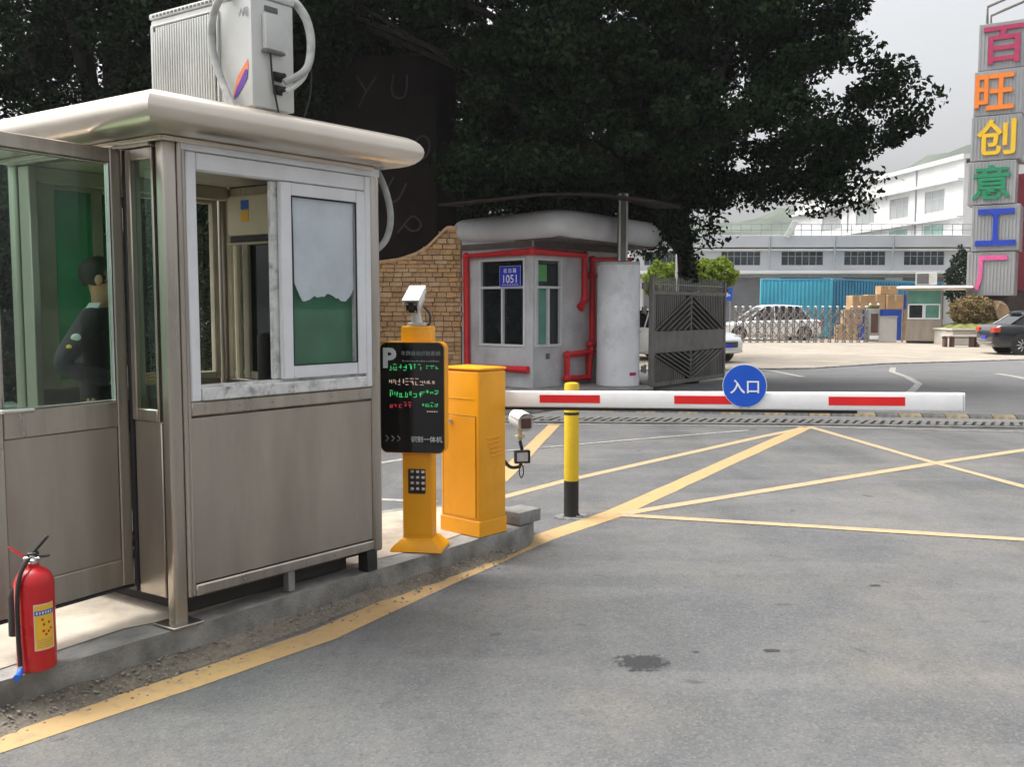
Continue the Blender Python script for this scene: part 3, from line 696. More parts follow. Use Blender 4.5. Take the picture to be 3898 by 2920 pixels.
HX = W - 0.034
g = DB()
for sd in (-1, 1):
    ya, yb = sorted((sd * 0.019, sd * 0.025)); g.box(HX - 0.022, HX + 0.022, ya, yb, 0.70, 0.905, 0.003)
    g.cyl((HX, sd * 0.024, 0.755), (HX, sd * 0.032, 0.755), 0.010)
g.obj('handle_plate', M['steel'], door)
for sd in (-1, 1):
    g = DB(); g.tube([(HX, sd * 0.024, 0.855), (HX, sd * 0.058, 0.855), (HX - 0.02, sd * 0.064, 0.854), (HX - 0.125, sd * 0.064, 0.851)], [0.009, 0.009, 0.011, 0.0105], 10, 3); g.obj('door_handle', M['chrome'], door)
for z in (0.30, 0.95, 1.65):
    g = DB(); g.cyl((-0.012, 0, z - 0.05), (-0.012, 0, z + 0.05), 0.009, n=10); g.obj('hinge', M['chrome'], door)
BL = lambda x, y, z: booth.matrix_basis @ Vector((x - SK * y, y, z))

# paper sheet taped inside the sash
ps = thing('paper_sheet', 'pale blue-grey paper sheet with torn lower edge covering the upper sash pane', 'paper', C, RZ)
g = BG(); rr = random.Random(4); top = ZT - 0.172
pts = [(0.634, top), (x1 - 0.112, top)]
pts += [(x1 - 0.112 - 0.010 * rr.random(), top - 0.43 * t) for t in (0.3, 0.6, 0.8, 1.0)]
for k in range(22):
    f = (k + 1) / 23; pts.append((x1 - 0.125 - f * (x1 - 0.125 - 0.665), top - 0.465 - 0.022 * rr.random() - 0.012 * math.sin(f * 9)))
pts += [(0.643 + 0.006 * rr.random(), top - 0.43 * t) for t in (0.95, 0.7, 0.4, 0.2)]
g.prism([(x, -0.0232, z) for x, z in pts], (0, 0.0009, 0)); g.obj('sheet', M['paper'], ps, 0)

# indoor unit hanging in the rear corner
iu = thing('indoor_air_conditioner', 'cream indoor air conditioner hung in the rear corner inside the booth', 'air conditioner', C, RZ)
g = BG(); g.box(LX - 0.25, LX - 0.03, 0.46, 0.80, 1.79, 2.01, 0.02, 2); g.obj('case', M['beige'], iu)
g = BG(); g.box(LX - 0.24, LX - 0.05, 0.47, 0.79, 1.752, 1.789, 0.004); g.obj('air_slot', M['seal'], iu)
g = BG(); g.box(LX - 0.265, LX - 0.20, 0.47, 0.79, 1.745, 1.753, 0.003); g.obj('flap', M['beige'], iu)
g = BG(); g.box(LX - 0.253, LX - 0.2505, 0.62, 0.68, 1.93, 1.98); g.obj('sticker', M['label_blue'], iu)
g = BG(); g.box(LX - 0.253, LX - 0.2505, 0.62, 0.68, 1.865, 1.925); g.obj('sticker', M['label_yellow'], iu)
g = BG(); g.tube([(LX - 0.06, 0.955, 1.9), (LX - 0.06, 0.96, 1.5), (LX - 0.06, 0.955, 0.99)], 0.02, 8, 4); g.obj('drain_pipe', M['beige'], iu)
# red folder-like panel leaning in the window corner
rp = thing('red_pole', 'thin red stick leaning inside the left corner of the open booth window', 'stick', C, RZ)
g = BG(); g.bar((0.135, 0.10, 0.957), (0.120, 0.03, 1.42), 0.022, 0.012, 0.003); g.obj('stick', M['pipe_red'], rp)
# swivel chair back seen through the lower glass
ch = thing('desk_chair', 'black padded chair standing inside the booth behind the closed sash', 'chair', C, RZ)
g = BG(); g.box(0.83, 1.10, 0.42, 0.49, 0.78, 1.27, 0.03, 3); g.obj('backrest', M['rubber'], ch)
g = BG(); g.box(0.80, 1.12, 0.50, 0.86, 0.56, 0.63, 0.03, 3); g.obj('seat', M['rubber'], ch)
for x, y in ((0.83, 0.53), (1.09, 0.53), (0.83, 0.83), (1.09, 0.83)):
    g = BG(); g.cyl((x, y, 0.15), (x, y, 0.57), 0.014, n=8); g.obj('leg', M['chrome'], ch)

# conduit hanging by the right corner
cd = thing('conduit_hose', 'grey corrugated conduit hose curving under the roof end of the steel booth', 'hose', C, RZ)
g = BG(); g.tube([(LX + 0.06, 0.03, 2.15), (LX + 0.085, -0.02, 2.02), (LX + 0.10, -0.04, 1.88), (LX + 0.085, -0.02, 1.76), (LX + 0.03, 0.02, 1.69)], 0.017, 10, 6)
g.obj('hose', M['hose'], cd)

# ------------------------------------------------------------------ air conditioner on the booth roof
ac = thing('outdoor_air_conditioner', 'white outdoor air conditioner standing on the roof of the steel guard booth', 'air conditioner', C, RZ)
ax0, ax1, ay0, ay1, az0, az1 = 0.40, 0.635, -0.06, 0.655, 2.315, 2.835
g = BG(); g.box(ax0, ax1, ay0, ay1, az0, az1 - 0.032, 0.008, 2); g.obj('case', M['ac_white'], ac)
g = BG(); g.box(ax0 - 0.006, ax1 + 0.006, ay0 - 0.006, ay1 + 0.006, az1 - 0.030, az1, 0.008, 2)
g.obj('lid', M['ac_white'], ac)
g = BG()
for k in range(24): g.box(ax0 - 0.009, ax0 - 0.005, ay0 + 0.03 + k * 0.028, ay0 + 0.045 + k * 0.028, az1 - 0.022, az1 - 0.012)
g.obj('lid_vent', M['ac_dark'], ac, 0)
gr = link('fan_grille', None, ac)
g = BG(); g.box(ax0 - 0.004, ax0 - 0.0005, 0.165, ay1 - 0.03, az0 + 0.02, az1 - 0.07, 0.001); g.obj('grille_recess', M['ac_dark'], gr)
slat = BG(); slat.box(ax0 - 0.016, ax0 - 0.004, -0.007, 0.007, az0 + 0.025, az1 - 0.078, 0.004)
for k in range(25):
    y = 0.180 + k * (ay1 - 0.045 - 0.180) / 24
    g = BG(); g.box(ax0 - 0.016, ax0 - 0.0045, y - 0.0055, y + 0.0055, az0 + 0.024, az1 - 0.076 - (0.02 if k in (0, 24) else 0), 0.003); g.obj('slat', M['ac_white'], gr)
g = BG()
for a, b, z0, z1 in ((0.150, 0.164, az0 + 0.01, az1 - 0.06), (ay1 - 0.029, ay1 - 0.012, az0 + 0.01, az1 - 0.06)): g.box(ax0 - 0.012, ax0 - 0.0005, a, b, z0, z1, 0.003)
g.box(ax0 - 0.012, ax0 - 0.0005, 0.165, ay1 - 0.030, az1 - 0.069, az1 - 0.060, 0.003)
g.obj('grille_rim', M['ac_white'], gr)
# brand mark and flame sticker on the plain part of the front
o = text('brand_print', 'DAWE', M['print_grey'], ac, (ax0 - 0.0015, 0.025, az1 - 0.10), (0, -1, 0), (0, 0, 1), w=0.145, h=0.045, ext=0.001, bold=0.01)
g = BG(); g.prism([(ax0 - 0.0025, 0.07, az0 + 0.05), (ax0 - 0.0025, 0.035, az0 + 0.14), (ax0 - 0.0025, -0.035, az0 + 0.21), (ax0 - 0.0025, -0.04, az0 + 0.17), (ax0 - 0.0025, 0.0, az0 + 0.14), (ax0 - 0.0025, 0.04, az0 + 0.08)], (0.0015, 0, 0)); g.obj('flame_sticker', M['sticker_orange'], ac, 0)
g = BG(); g.prism([(ax0 - 0.004, 0.065, az0 + 0.035), (ax0 - 0.004, 0.04, az0 + 0.09), (ax0 - 0.004, -0.02, az0 + 0.165), (ax0 - 0.004, -0.038, az0 + 0.16), (ax0 - 0.004, -0.03, az0 + 0.12), (ax0 - 0.004, 0.03, az0 + 0.055)], (0.0012, 0, 0)); g.obj('flame_sticker', M['sticker_purple'], ac, 0)
# side panel: service cover, handle recess, valves
yf = ay0
g = BG(); g.box(ax0 + 0.055, ax0 + 0.155, yf - 0.030, yf - 0.001, az0 + 0.26, az1 - 0.10, 0.006, 2); g.obj('service_cover', M['ac_white'], ac)
g = BG(); g.box(ax0 + 0.07, ax0 + 0.145, yf - 0.006, yf - 0.0005, az1 - 0.085, az1 - 0.060, 0.003); g.obj('handle_recess', M['ac_dark'], ac)
g = BG(); g.box(ax0 + 0.05, ax0 + 0.16, yf - 0.034, yf - 0.001, az0 + 0.245, az0 + 0.258, 0.003); g.obj('cover_lip', M['ac_dark'], ac)
g = BG(); g.tube([(ax0 + 0.085, yf - 0.02, az0 + 0.245), (ax0 + 0.10, yf - 0.015, az0 + 0.12), (ax0 + 0.125, yf - 0.02, az0 - 0.02)], 0.005, 6, 4); g.obj('power_cable', M['black'], ac)
for z in (az0 + 0.09, az0 + 0.15):
    g = BG(); g.cyl((ax1 - 0.10, yf - 0.001, z), (ax1 - 0.10, yf - 0.05, z), 0.018, 0.012, n=10); g.box(ax1 - 0.125, ax1 - 0.075, yf - 0.01, yf - 0.001, z - 0.022, z + 0.022, 0.003); g.obj('valve', M['rubber'], ac)
g = BG(); g.tube([(ax1 - 0.10, yf - 0.05, az0 + 0.12), (ax1 - 0.03, yf - 0.09, az0 + 0.17), (ax1 + 0.02, yf - 0.08, az0 + 0.24), (ax1 + 0.055, yf - 0.05, az0 + 0.36), (ax1 + 0.05, yf - 0.01, az0 + 0.47), (ax1 + 0.01, yf + 0.06, az0 + 0.55), (ax1 - 0.02, yf + 0.2, az0 + 0.545)], [0.016, 0.018, 0.022, 0.023, 0.023, 0.022, 0.022], 10, 5)
g.obj('pipe_bundle', M['hose'], ac)
g = BG(); g.tube([(ax1 - 0.09, yf - 0.05, az0 + 0.08), (ax1 - 0.02, yf - 0.08, az0 + 0.15), (ax1 + 0.035, yf - 0.07, az0 + 0.27)], 0.013, 8, 5); g.obj('copper_pipe', M['ac_white'], ac)
g = BG(); g.tube([(ax1 + 0.05, yf - 0.05, az0 + 0.33), (ax1 + 0.045, yf - 0.06, az0 + 0.12), (ax1 + 0.01, yf - 0.05, az0 - 0.02)], 0.004, 6, 4); g.obj('thin_cable', M['black'], ac)
# wrapped pipe draped over the front
fx = ax0 - 0.03
g = BG(); g.tube([(ax0 + 0.02, 0.0, az1 + 0.02), (fx, 0.06, az1 - 0.002), (fx - 0.012, 0.13, az1 - 0.08), (fx - 0.012, 0.155, az1 - 0.20), (fx - 0.01, 0.13, az1 - 0.32), (fx - 0.01, 0.06, az1 - 0.46), (fx - 0.015, 0.01, az0 - 0.015)], 0.0165, 12, 6)
g.obj('wrapped_pipe', M['hose'], ac)
for x in (ax0 + 0.03, ax1 - 0.03):
    for y in (0.08, 0.62):
        g = BG(); g.box(x - 0.025, x + 0.025, y - 0.02, y + 0.02, 2.284, az0 - 0.001, 0.003); g.obj('foot', M['rubber'], ac)

# ------------------------------------------------------------------ fire extinguisher
EX = Vector((-1.850, 3.60, 0.154))
fe = thing('fire_extinguisher', 'red dry powder fire extinguisher with black hose standing at the kerb edge', 'fire extinguisher', EX, R(6))
g = G(); g.lathe([(0.060, 0), (0.069, 0.003), (0.071, 0.012), (0.071, 0.330), (0.068, 0.352), (0.058, 0.374), (0.040, 0.390), (0.022, 0.397), (0.020, 0.412)], n=32); g.obj('cylinder', M['red'], fe, 50)
v = link('valve', None, fe, (0, 0, 0.41))
g = G(); g.lathe([(0.017, 0), (0.019, 0.004), (0.019, 0.016), (0.014, 0.02), (0.014, 0.035)], n=18); g.bar((-0.035, 0, 0.022), (0.03, 0, 0.022), 0.022, 0.014, 0.004); g.obj('valve_body', M['chrome'], v)
g = G(); g.bar((-0.01, 0, 0.030), (0.058, 0, 0.108), 0.020, 0.012, 0.004); g.bar((-0.02, 0.0, 0.034), (0.02, 0, 0.040), 0.024, 0.02, 0.005); g.obj('squeeze_lever', M['black'], v)
g = G(); g.bar((-0.005, 0, 0.024), (0.062, 0, 0.030), 0.018, 0.007, 0.003); g.obj('carry_handle', M['rubber'], v)
g = G(); g.bar((-0.02, 0.0, 0.020), (-0.085, -0.01, 0.070), 0.014, 0.005, 0.002); g.bar((-0.02, 0.006, 0.016), (-0.078, 0.012, 0.05), 0.012, 0.005, 0.002); g.obj('safety_tag', M['red'], v)
g = G(); g.tube([(-0.012, -0.012, 0.428), (-0.016, -0.040, 0.42), (-0.026, -0.070, 0.37), (-0.034, -0.078, 0.28), (-0.034, -0.080, 0.15), (-0.030, -0.084, 0.065), (-0.028, -0.088, 0.032)], 0.0085, 10, 6); g.obj('hose', M['rubber'], fe)
g = G(); g.cyl((-0.028, -0.088, 0.036), (-0.027, -0.090, 0.026), 0.010, n=12); g.obj('hose_ferrule', M['chrome'], fe)
g = G(); g.tube([(-0.027, -0.090, 0.026), (-0.024, -0.110, 0.014), (-0.018, -0.150, 0.013)], [0.011, 0.0125, 0.013], 12, 3); g.obj('hose_tip', M['tip_blue'], fe)
def band(a0, a1, z0, z1, r, n=14):
    g = G(); rings = []
    for z in (z0, z1): rings.append([(r * math.sin(R(a0 + (a1 - a0) * k / n)), -r * math.cos(R(a0 + (a1 - a0) * k / n)), z) for k in range(n + 1)])
    g.loft(rings, cap=False, closed=False); return g
lab = link('label_plate', None, fe)
band(16, 80, 0.085, 0.265, 0.0714).obj('label_border', M['print_white'], lab)
band(18, 78, 0.088, 0.262, 0.0718).obj('label_ground', M['label_yellow'], lab)
band(18, 78, 0.222, 0.240, 0.0722).obj('label_band', M['label_blue'], lab)
for k in range(6): band(23 + k * 8.5, 27 + k * 8.5, 0.226, 0.236, 0.0726, 3).obj('print_mark', M['print_white'], lab)
for a, z in ((30, 0.20), (34, 0.18), (50, 0.185), (48, 0.15), (32, 0.155), (40, 0.14), (56, 0.16)): band(a + 7, a + 14, z, z + 0.009, 0.0722, 3).obj('print_mark', M['red'], lab)
for k in range(4): band(23, 73, 0.096 + k * 0.009, 0.099 + k * 0.009, 0.0722, 6).obj('print_line', M['carton'], lab)
g = G(); g.tube([(-0.085, 0.03, 0.31), (-0.091, 0.03, 0.27), (-0.089, 0.03, 0.12)], [0.010, 0.020, 0.024], 12); g.obj('horn', M['rubber'], fe)
g = G(); g.tube([(-0.085, 0.03, 0.31), (-0.073, 0.03, 0.34), (-0.03, 0.01, 0.415)], 0.010, 8, 4); g.obj('horn_neck', M['red'], fe)

# ------------------------------------------------------------------ guard inside the booth
def skin_mesh(name, verts, edges, m, parent, root=0, sub=2):
    """One continuous surface grown round a jointed skeleton: verts = (x, y, z, r) or (x, y, z, rx, ry)."""
    bm = bmesh.new(); lay = bm.verts.layers.skin.verify(); vv = []
    for i, v in enumerate(verts):
        b = bm.verts.new(v[:3]); b[lay].radius = (v[3], v[4] if len(v) > 4 else v[3]); b[lay].use_root = (i == root); vv.append(b)
    for a, b in edges: bm.edges.new((vv[a], vv[b]))
    me = bpy.data.meshes.new(name); bm.to_mesh(me); bm.free()
    tmp = bpy.data.objects.new(name, me); scene.collection.objects.link(tmp)
    sk = tmp.modifiers.new('skin', 'SKIN'); sk.use_smooth_shade = True
    sd = tmp.modifiers.new('subd', 'SUBSURF'); sd.levels = sub; sd.render_levels = sub
    dg = bpy.context.evaluated_depsgraph_get(); dg.update()
    out = bpy.data.meshes.new_from_object(tmp.evaluated_get(dg)); out.name = name
    bpy.data.objects.remove(tmp); out.materials.clear(); out.materials.append(m)
    out.polygons.foreach_set('use_smooth', [True] * len(out.polygons))
    return link(name, out, parent)

GP = BL(0.215, 0.86, 0.15)
guard = thing('person', 'guard in dark uniform with arm patch standing inside the booth behind the door glass', 'person', GP, R(-72)); guard.scale = (0.95, 0.95, 0.875)
# local frame: +y is where the guard faces, z up from the booth floor
H = 0.0
body = [(0, 0, .86, .115, .085), (0, -.005, 1.02, .115, .08), (0, -.015, 1.20, .135, .09), (0, -.01, 1.36, .12, .075), (0, 0, 1.425, .05), (0, .012, 1.46, .047),      # 0-5 pelvis..neck
        (0, .02, 1.53, .062, .07), (0, .025, 1.60, .074, .088), (0, .018, 1.66, .06, .072),                                                                     # 6-8 head
        (.09, 0, .80, .08), (.10, .015, .46, .055), (.10, -.01, .10, .038), (.11, .09, .04, .033), (.11, .16, .03, .024),                                        # 9-13 right leg
        (-.09, 0, .80, .08), (-.10, .015, .46, .055), (-.10, -.01, .10, .038), (-.11, .09, .04, .033), (-.11, .16, .03, .024),                                   # 14-18 left leg
        (.165, -.01, 1.375, .055), (.235, -.17, 1.11, .042), (.205, .08, 1.03, .033), (.165, .165, 1.03, .024, .032), (.15, .205, 1.03, .018, .034),                # 19-23 right arm
        (-.165, -.01, 1.375, .055), (-.235, -.03, 1.08, .042), (-.15, .16, .99, .033), (-.10, .24, 1.00, .024, .032), (-.085, .28, 1.00, .018, .034)]           # 24-28 left arm
be = [(0, 1), (1, 2), (2, 3), (3, 4), (4, 5), (5, 6), (6, 7), (7, 8), (0, 9), (9, 10), (10, 11), (11, 12), (12, 13), (0, 14), (14, 15), (15, 16), (16, 17), (17, 18),
      (3, 19), (19, 20), (20, 21), (21, 22), (22, 23), (3, 24), (24, 25), (25, 26), (26, 27), (27, 28)]
# face: nose and chin; fingers and thumbs as short chains rooted in the palms
n0 = len(body)
body += [(0, .098, 1.575, .014), (0, .112, 1.565, .010), (0, .075, 1.51, .026)]; be += [(7, n0), (n0, n0 + 1), (6, n0 + 2)]
for palm, s in ((23, 1), (28, -1)):
    px, py, pz = body[palm][:3]
    for k, (dz, ln) in enumerate(((.026, .062), (.009, .07), (-.009, .066), (-.026, .052))):
        i = len(body); body += [(px - s * .008, py + .03, pz + dz, .0085), (px - s * .022, py + .03 + ln * .55, pz + dz, .008), (px - s * .05, py + .03 + ln * .75, pz + dz * .9, .007)]
        be += [(palm, i), (i, i + 1), (i + 1, i + 2)]
    i = len(body); body += [(px - s * .03, py - .005, pz + .032, .010), (px - s * .055, py + .02, pz + .04, .008)]; be += [(palm - 1, i), (i, i + 1)]
skin_mesh('body', body, be, M['skin'], guard)
shirt_i = [0, 1, 2, 3, 4, 19, 20, 21, 24, 25, 26]; mp_ = {v: k for k, v in enumerate(shirt_i)}
sh = []
for v in shirt_i:
    q = body[v]; rr_ = [r + .018 for r in q[3:]] if v != 4 else [.058]; sh.append((*q[:3], *rr_))
sh[0] = (0, 0, .70, .160, .128); sh[1] = (0, -.003, .98, .142, .108)
skin_mesh('jacket', sh, [(mp_[a], mp_[b]) for a, b in be if a in mp_ and b in mp_], M['uniform'], guard)
tr_i = [0, 9, 10, 11, 14, 15, 16]; mt_ = {v: k for k, v in enumerate(tr_i)}
skin_mesh('trousers', [(*body[v][:3], *[r + .020 for r in body[v][3:]]) if v not in (11, 16) else (body[v][0], body[v][1], .05, .052) for v in tr_i], [(mt_[a], mt_[b]) for a, b in be if a in mt_ and b in mt_], M['trousers'], guard)
for s in (-1, 1):
    g = G(); g.loft([ring_rect(0, .045, 0, .05, .02)] * 0 + [[(s * .105 + y, -.06 + x, z) for x, y, z in ring_rect(xx, hw, 0.0, zz, .018)] for xx, hw, zz in ((0, .030, .07), (.03, .042, .085), (.12, .045, .075), (.21, .043, .05), (.25, .025, .035))])
    g.obj('shoe', M['black'], guard, 50)
g = G(); g.ball((0, .004, 1.625), .095, (.87, 1.06, 1.04), 3)
bmesh.ops.delete(g.bm, geom=[v for v in g.bm.verts if (v.co.y > .055 and v.co.z < 1.655) or v.co.z < 1.545], context='VERTS')
g.obj('hair', M['hair'], guard, 60)
for s in (-1, 1):
    g = G(); g.ball((s * .078, .012, 1.585), .028, (.35, .75, 1.15), 2); g.obj('ear', M['skin'], guard, 60)
    g = G(); g.ball((s * .028, .098, 1.60), .010, (1.1, .5, .6), 2); g.obj('eye', M['black'], guard, 60)
g = G(); g.box(-.022, .022, .088, .094, 1.530, 1.537, .002); g.obj('mouth', M['lamp_red'], guard)
for s in (-1, 1):
    g = G(); g.bar((s * .075, -.01, 1.452), (s * .185, -.012, 1.428), .06, .012, .003); g.obj('shoulder_board', M['print_white'], guard)
g = G(); g.ball((.250, -.085, 1.265), .028, (.40, .9, .9), 3); g.obj('arm_patch', M['ac_white'], guard, 60)
g = G(); g.ball((.262, -.115, 1.215), .019, (.40, .9, .9), 3); g.obj('arm_patch', M['label_yellow'], guard, 60)

# ------------------------------------------------------------------ ticketless entry terminal
T0 = Vector((-0.535, 5.43, 0.154))
te = thing('parking_terminal', 'orange parking terminal post with black display board and keypad beside the booth', 'parking terminal', T0, R(-9))
g = G(); g.loft([[(x * a, y * b + 0.01, z) for x, y in ((-1, -1), (1, -1), (1, 1), (-1, 1))] for a, b, z in ((.148, .115, 0), (.150, .117, .004), (.146, .113, .018), (.10, .085, .062), (.088, .068, .075))]); g.obj('base_plate', M['orange'], te, 25)
g = G(); g.box(-.086, .086, -.06, .06, .07, 1.292, .008, 2); g.obj('post', M['orange'], te)
g = G(); g.box(-.080, .080, -.0625, -.0605, .10, .56, .0008); g.obj('service_door', M['orange'], te)
dz0, dz1 = .578, 1.200
def rrect(x0, x1, z0, z1, r, y, n=6):
    return [(cx_ + r * math.cos(R(a0 + 90 * k / (n - 1))), y, cz_ + r * math.sin(R(a0 + 90 * k / (n - 1))))
            for cx_, cz_, a0 in ((x1 - r, z1 - r, 0), (x0 + r, z1 - r, 90), (x0 + r, z0 + r, 180), (x1 - r, z0 + r, 270)) for k in range(n)]
DX = -.010
g = G(); g.prism(rrect(DX - .188, DX + .188, dz0 - .004, dz1 + .006, .04, -.105), (0, .085, 0)); g.obj('display_housing', M['orange'], te)
db = link('display_board', None, te)
g = G(); g.prism(rrect(DX - .183, DX + .183, dz0 + .001, dz1 + .001, .036, -.113), (0, .0075, 0)); g.obj('acrylic_front', M['black_gloss'], db)
fy = -.1135
def led(row_z, x_a, x_b, h, m, seed, dens=1.0):
    """A row of lit dot-matrix strokes, unreadable at this distance in the photograph too."""
    r = random.Random(seed); g = G(); x = x_a
    while x < x_b - .012:
        w = r.uniform(.014, .026)
        if r.random() < dens:
            for _ in range(r.randint(2, 4)):
                if r.random() < .55:
                    xx = x + r.uniform(0, w * .8); za = row_z + r.uniform(0, h * .4); g.box(xx, xx + .0035, fy - .0012, fy, za, za + h * r.uniform(.4, .7))
                else:
                    zz = row_z + r.choice((0, .5, .95)) * h; g.box(x, x + w * r.uniform(.6, 1), fy - .0015, fy - .0003, zz, zz + .0035)
        x += w + .007
    return g.obj('led_row', m, db, 0)
led(1.045, DX - .13, DX + .05, .034, M['led_green'], 1); led(1.055, DX + .05, DX + .15, .016, M['led_green'], 2, .8)
led(.963, DX - .132, DX + .06, .036, M['led_pale'], 3); led(.972, DX + .06, DX + .15, .020, M['led_pale'], 4)
led(.893, DX - .13, DX + .05, .038, M['led_green'], 5); led(.912, DX + .05, DX + .15, .020, M['led_green'], 6)
led(.834, DX - .13, DX + .0, .030, M['led_red'], 7); led(.842, DX + .03, DX + .15, .022, M['led_green'], 8, .8)
for k in range(5):
    g = G(); g.box(DX + .085 + k * .013, DX + .094 + k * .013, fy - .001, fy, .812, .817); g.obj('led_dash', M['led_pale'], db, 0)
text('parking_letter', 'P', M['print_white'], db, (DX - .128, fy, dz1 - .085), (1, 0, 0), (0, 0, 1), h=.115, ext=.001, bold=.045)
g = G()
for k in range(3): g.tube([(DX - .122 + k * .012, fy, dz1 - .148), (DX - .117 + k * .012, fy, dz1 - .138), (DX - .112 + k * .012, fy, dz1 - .148)], .0018, 4)
g.obj('wave_mark', M['print_grey'], db)
text('title_print', '车牌自动识别系统', M['print_grey'], db, (DX + .052, fy, dz1 - .058), (1, 0, 0), (0, 0, 1), w=.225, ext=.001)
g = G()
for k in range(16): g.box(DX - .055 + k * .0135, DX - .045 + k * .0135, fy - .001, fy, dz1 - .105, dz1 - .105 + random.uniform(.003, .009))
g.obj('small_print', M['print_grey'], db, 0)
g = G()
for k in range(3):
    x = DX - .155 + k * .034
    g.tube([(x, fy, dz0 + .096), (x + .016, fy, dz0 + .080), (x, fy, dz0 + .064)], .0030, 4)
g.obj('arrow_mark', M['print_grey'], db)
text('name_print', '识别一体机', M['print_white'], db, (DX + .082, fy, dz0 + .078), (1, 0, 0), (0, 0, 1), w=.180, ext=.001, bold=.008)
kp = link('keypad', None, te)
g = G(); g.box(-.050, .052, -.072, -.0605, .335, .478, .006, 2); g.obj('keypad_plate', M['black'], kp)
for i in range(3):
    for j in range(4):
        g = G(); x = -.034 + i * .032; z = .356 + j * .033; g.box(x, x + .019, -.076, -.0722, z, z + .017, .003); g.obj('key', M['chrome'], kp)
# camera on top of the post
cm = link('camera', None, te)
g = G(); g.box(-.055, .045, -.035, .035, 1.293, 1.312, .004); g.tube([(-.005, 0, 1.30), (-.012, .004, 1.345), (-.020, .0, 1.385)], [.032, .028, .030], 12); g.obj('camera_mount', M['ac_white'], cm)
tilt = Matrix.Rotation(R(2), 3, 'Z') @ Matrix.Rotation(R(24), 3, 'X')
cc = Vector((-.026, .015, 1.432))
def tb(g, lo, hi, b=0.006):
    lo = [q * .80 for q in lo]; hi = [q * .80 for q in hi]
    c_ = Vector([(a + b_) / 2 for a, b_ in zip(lo, hi)]); g.obox(cc + tilt @ c_, [abs(b_ - a) for a, b_ in zip(lo, hi)], tilt, b, 2); return g
tb(G(), (-.052, -.10, -.058), (.052, .15, .052), .02).obj('camera_body', M['ac_white'], cm)
tb(tb(tb(G(), (-.061, -.118, .053), (.061, .15, .064), .004), (-.061, -.112, .010), (-.056, .145, .0525), .002), (.056, -.112, .010), (.061, .145, .0525), .002).obj('sun_hood', M['white'], cm)
tb(G(), (-.040, -.1035, -.042), (.040, -.0995, .040), .001).obj('camera_face', M['black_gloss'], cm)
g = G(); g.cyl(cc + tilt @ Vector((0, -.090, 0)), cc + tilt @ Vector((0, -.083, 0)), .016, n=20); g.obj('lens', M['rubber'], cm)
for x, z in ((-.028, .028), (.028, .028), (-.028, -.028), (.028, -.028)):
    g = G(); g.cyl(cc + tilt @ Vector((x * .8, -.087, z * .8)), cc + tilt @ Vector((x * .8, -.083, z * .8)), .0065, n=10); g.obj('light', M['chrome'], cm)
g = G(); g.tube([cc + Vector((.04, .06, -.03)), (.055, .05, 1.36), (.06, .03, 1.31), (.05, .02, 1.295)], .007, 8, 4); g.obj('camera_cable', M['black'], cm)

# ------------------------------------------------------------------ barrier
B0 = Vector((-0.197, 5.68, 0.154)); brz = math.atan2(0.75, 0.66)
ba = thing('boom_barrier', 'orange boom barrier cabinet with lowered red and white arm carrying a round blue sign', 'barrier', B0, brz)
g = G(); g.box(0, .245, 0, .335, .004, 1.015, .016, 3); g.obj('cabinet', M['orange'], ba)
g = G(); g.box(-.003, .248, -.003, .339, 1.0165, 1.034, .008, 2); g.obj('lid', M['orange'], ba)
g = G(); g.box(-.004, -.0005, .03, .305, .115, .735, .0012); g.obj('cabinet_door', M['orange'], ba)
g = G(); g.box(-.0025, .2475, -.0025, .3375, .0, .095, .002); g.obj('plinth', M['orange'], ba)
g = G(); g.box(-.0025, .0003, .05, .29, .842, .846); g.box(-.0058, -.0042, .05, .19, .742, .746); g.obj('door_seam', M['label_yellow'], ba)
g = G()
for y0_, y1_, z0_, z1_ in ((.026, .0285, .112, .738), (.3065, .309, .112, .738), (.026, .309, .7365, .739)): g.box(-.0016, -.0003, y0_, y1_, z0_, z1_)
g.obj('door_gap', M['seal'], ba, 0)
g = G(); g.cyl((-.004, .235, .70), (-.015, .235, .70), .014, n=16); g.box(-.018, -.0151, .231, .239, .69, .71); g.obj('lock', M['chrome'], ba)
for k in range(5):
    g = G(); g.bar((.06 + .012 * k, -.002, .60 - .028 * k), (.18 + .006 * k, -.002, .607 - .028 * k), .010, .010, .003); g.obj('vent_louvre', M['orange'], ba)
# arm, in the cabinet's own frame
Ri = Matrix.Rotation(-brz, 3, 'Z')
A0 = Ri @ (Vector((-.10, 5.90, .985)) - B0); A1 = Ri @ (Vector((2.40, 5.02, 1.05)) - B0)
g = G(); hubp = A0 + (A1 - A0) * 0.0
g.box(.14, .27, .10, .25, .775, .90, .01, 2); g.obj('arm_clamp', M['orange'], ba)
arm = link('arm', None, ba)
ad = (A1 - A0); al = ad.length; ax_ = ad.normalized(); an = Vector((ax_.y, -ax_.x, 0)).normalized(); au = an.cross(ax_) * (1 if an.cross(ax_).z > 0 else -1)
def AP(s, n=0, u=0): return A0 + ax_ * s + an * n + au * u
rota = Matrix((ax_, -an, au)).transposed()
def abox(g, s0, s1, n0, n1, u0, u1, b=0):
    g.obox(AP((s0 + s1) / 2, (n0 + n1) / 2, (u0 + u1) / 2), (abs(s1 - s0), abs(n1 - n0), abs(u1 - u0)), rota, b, 3); return g
abox(G(), -0.10, al, -.022, .022, -.05, .05, .010).obj('boom', M['white'], arm)
abox(G(), al + .0005, al + .006, -.021, .021, -.049, .049, .002).obj('end_cap', M['print_white'], arm)
abox(G(), 0.0, al * .80, -.009, .009, -.068, -.0505, .004).obj('rubber_edge', M['rubber'], arm)
for s0, s1 in ((.293, .672), (1.117, 1.50), (1.971, 2.363)):
    abox(G(), s0, s1, .0222, .0238, -.021, .027).obj('red_stripe', M['reflect_red'], arm)
sg = link('round_sign', None, ba)
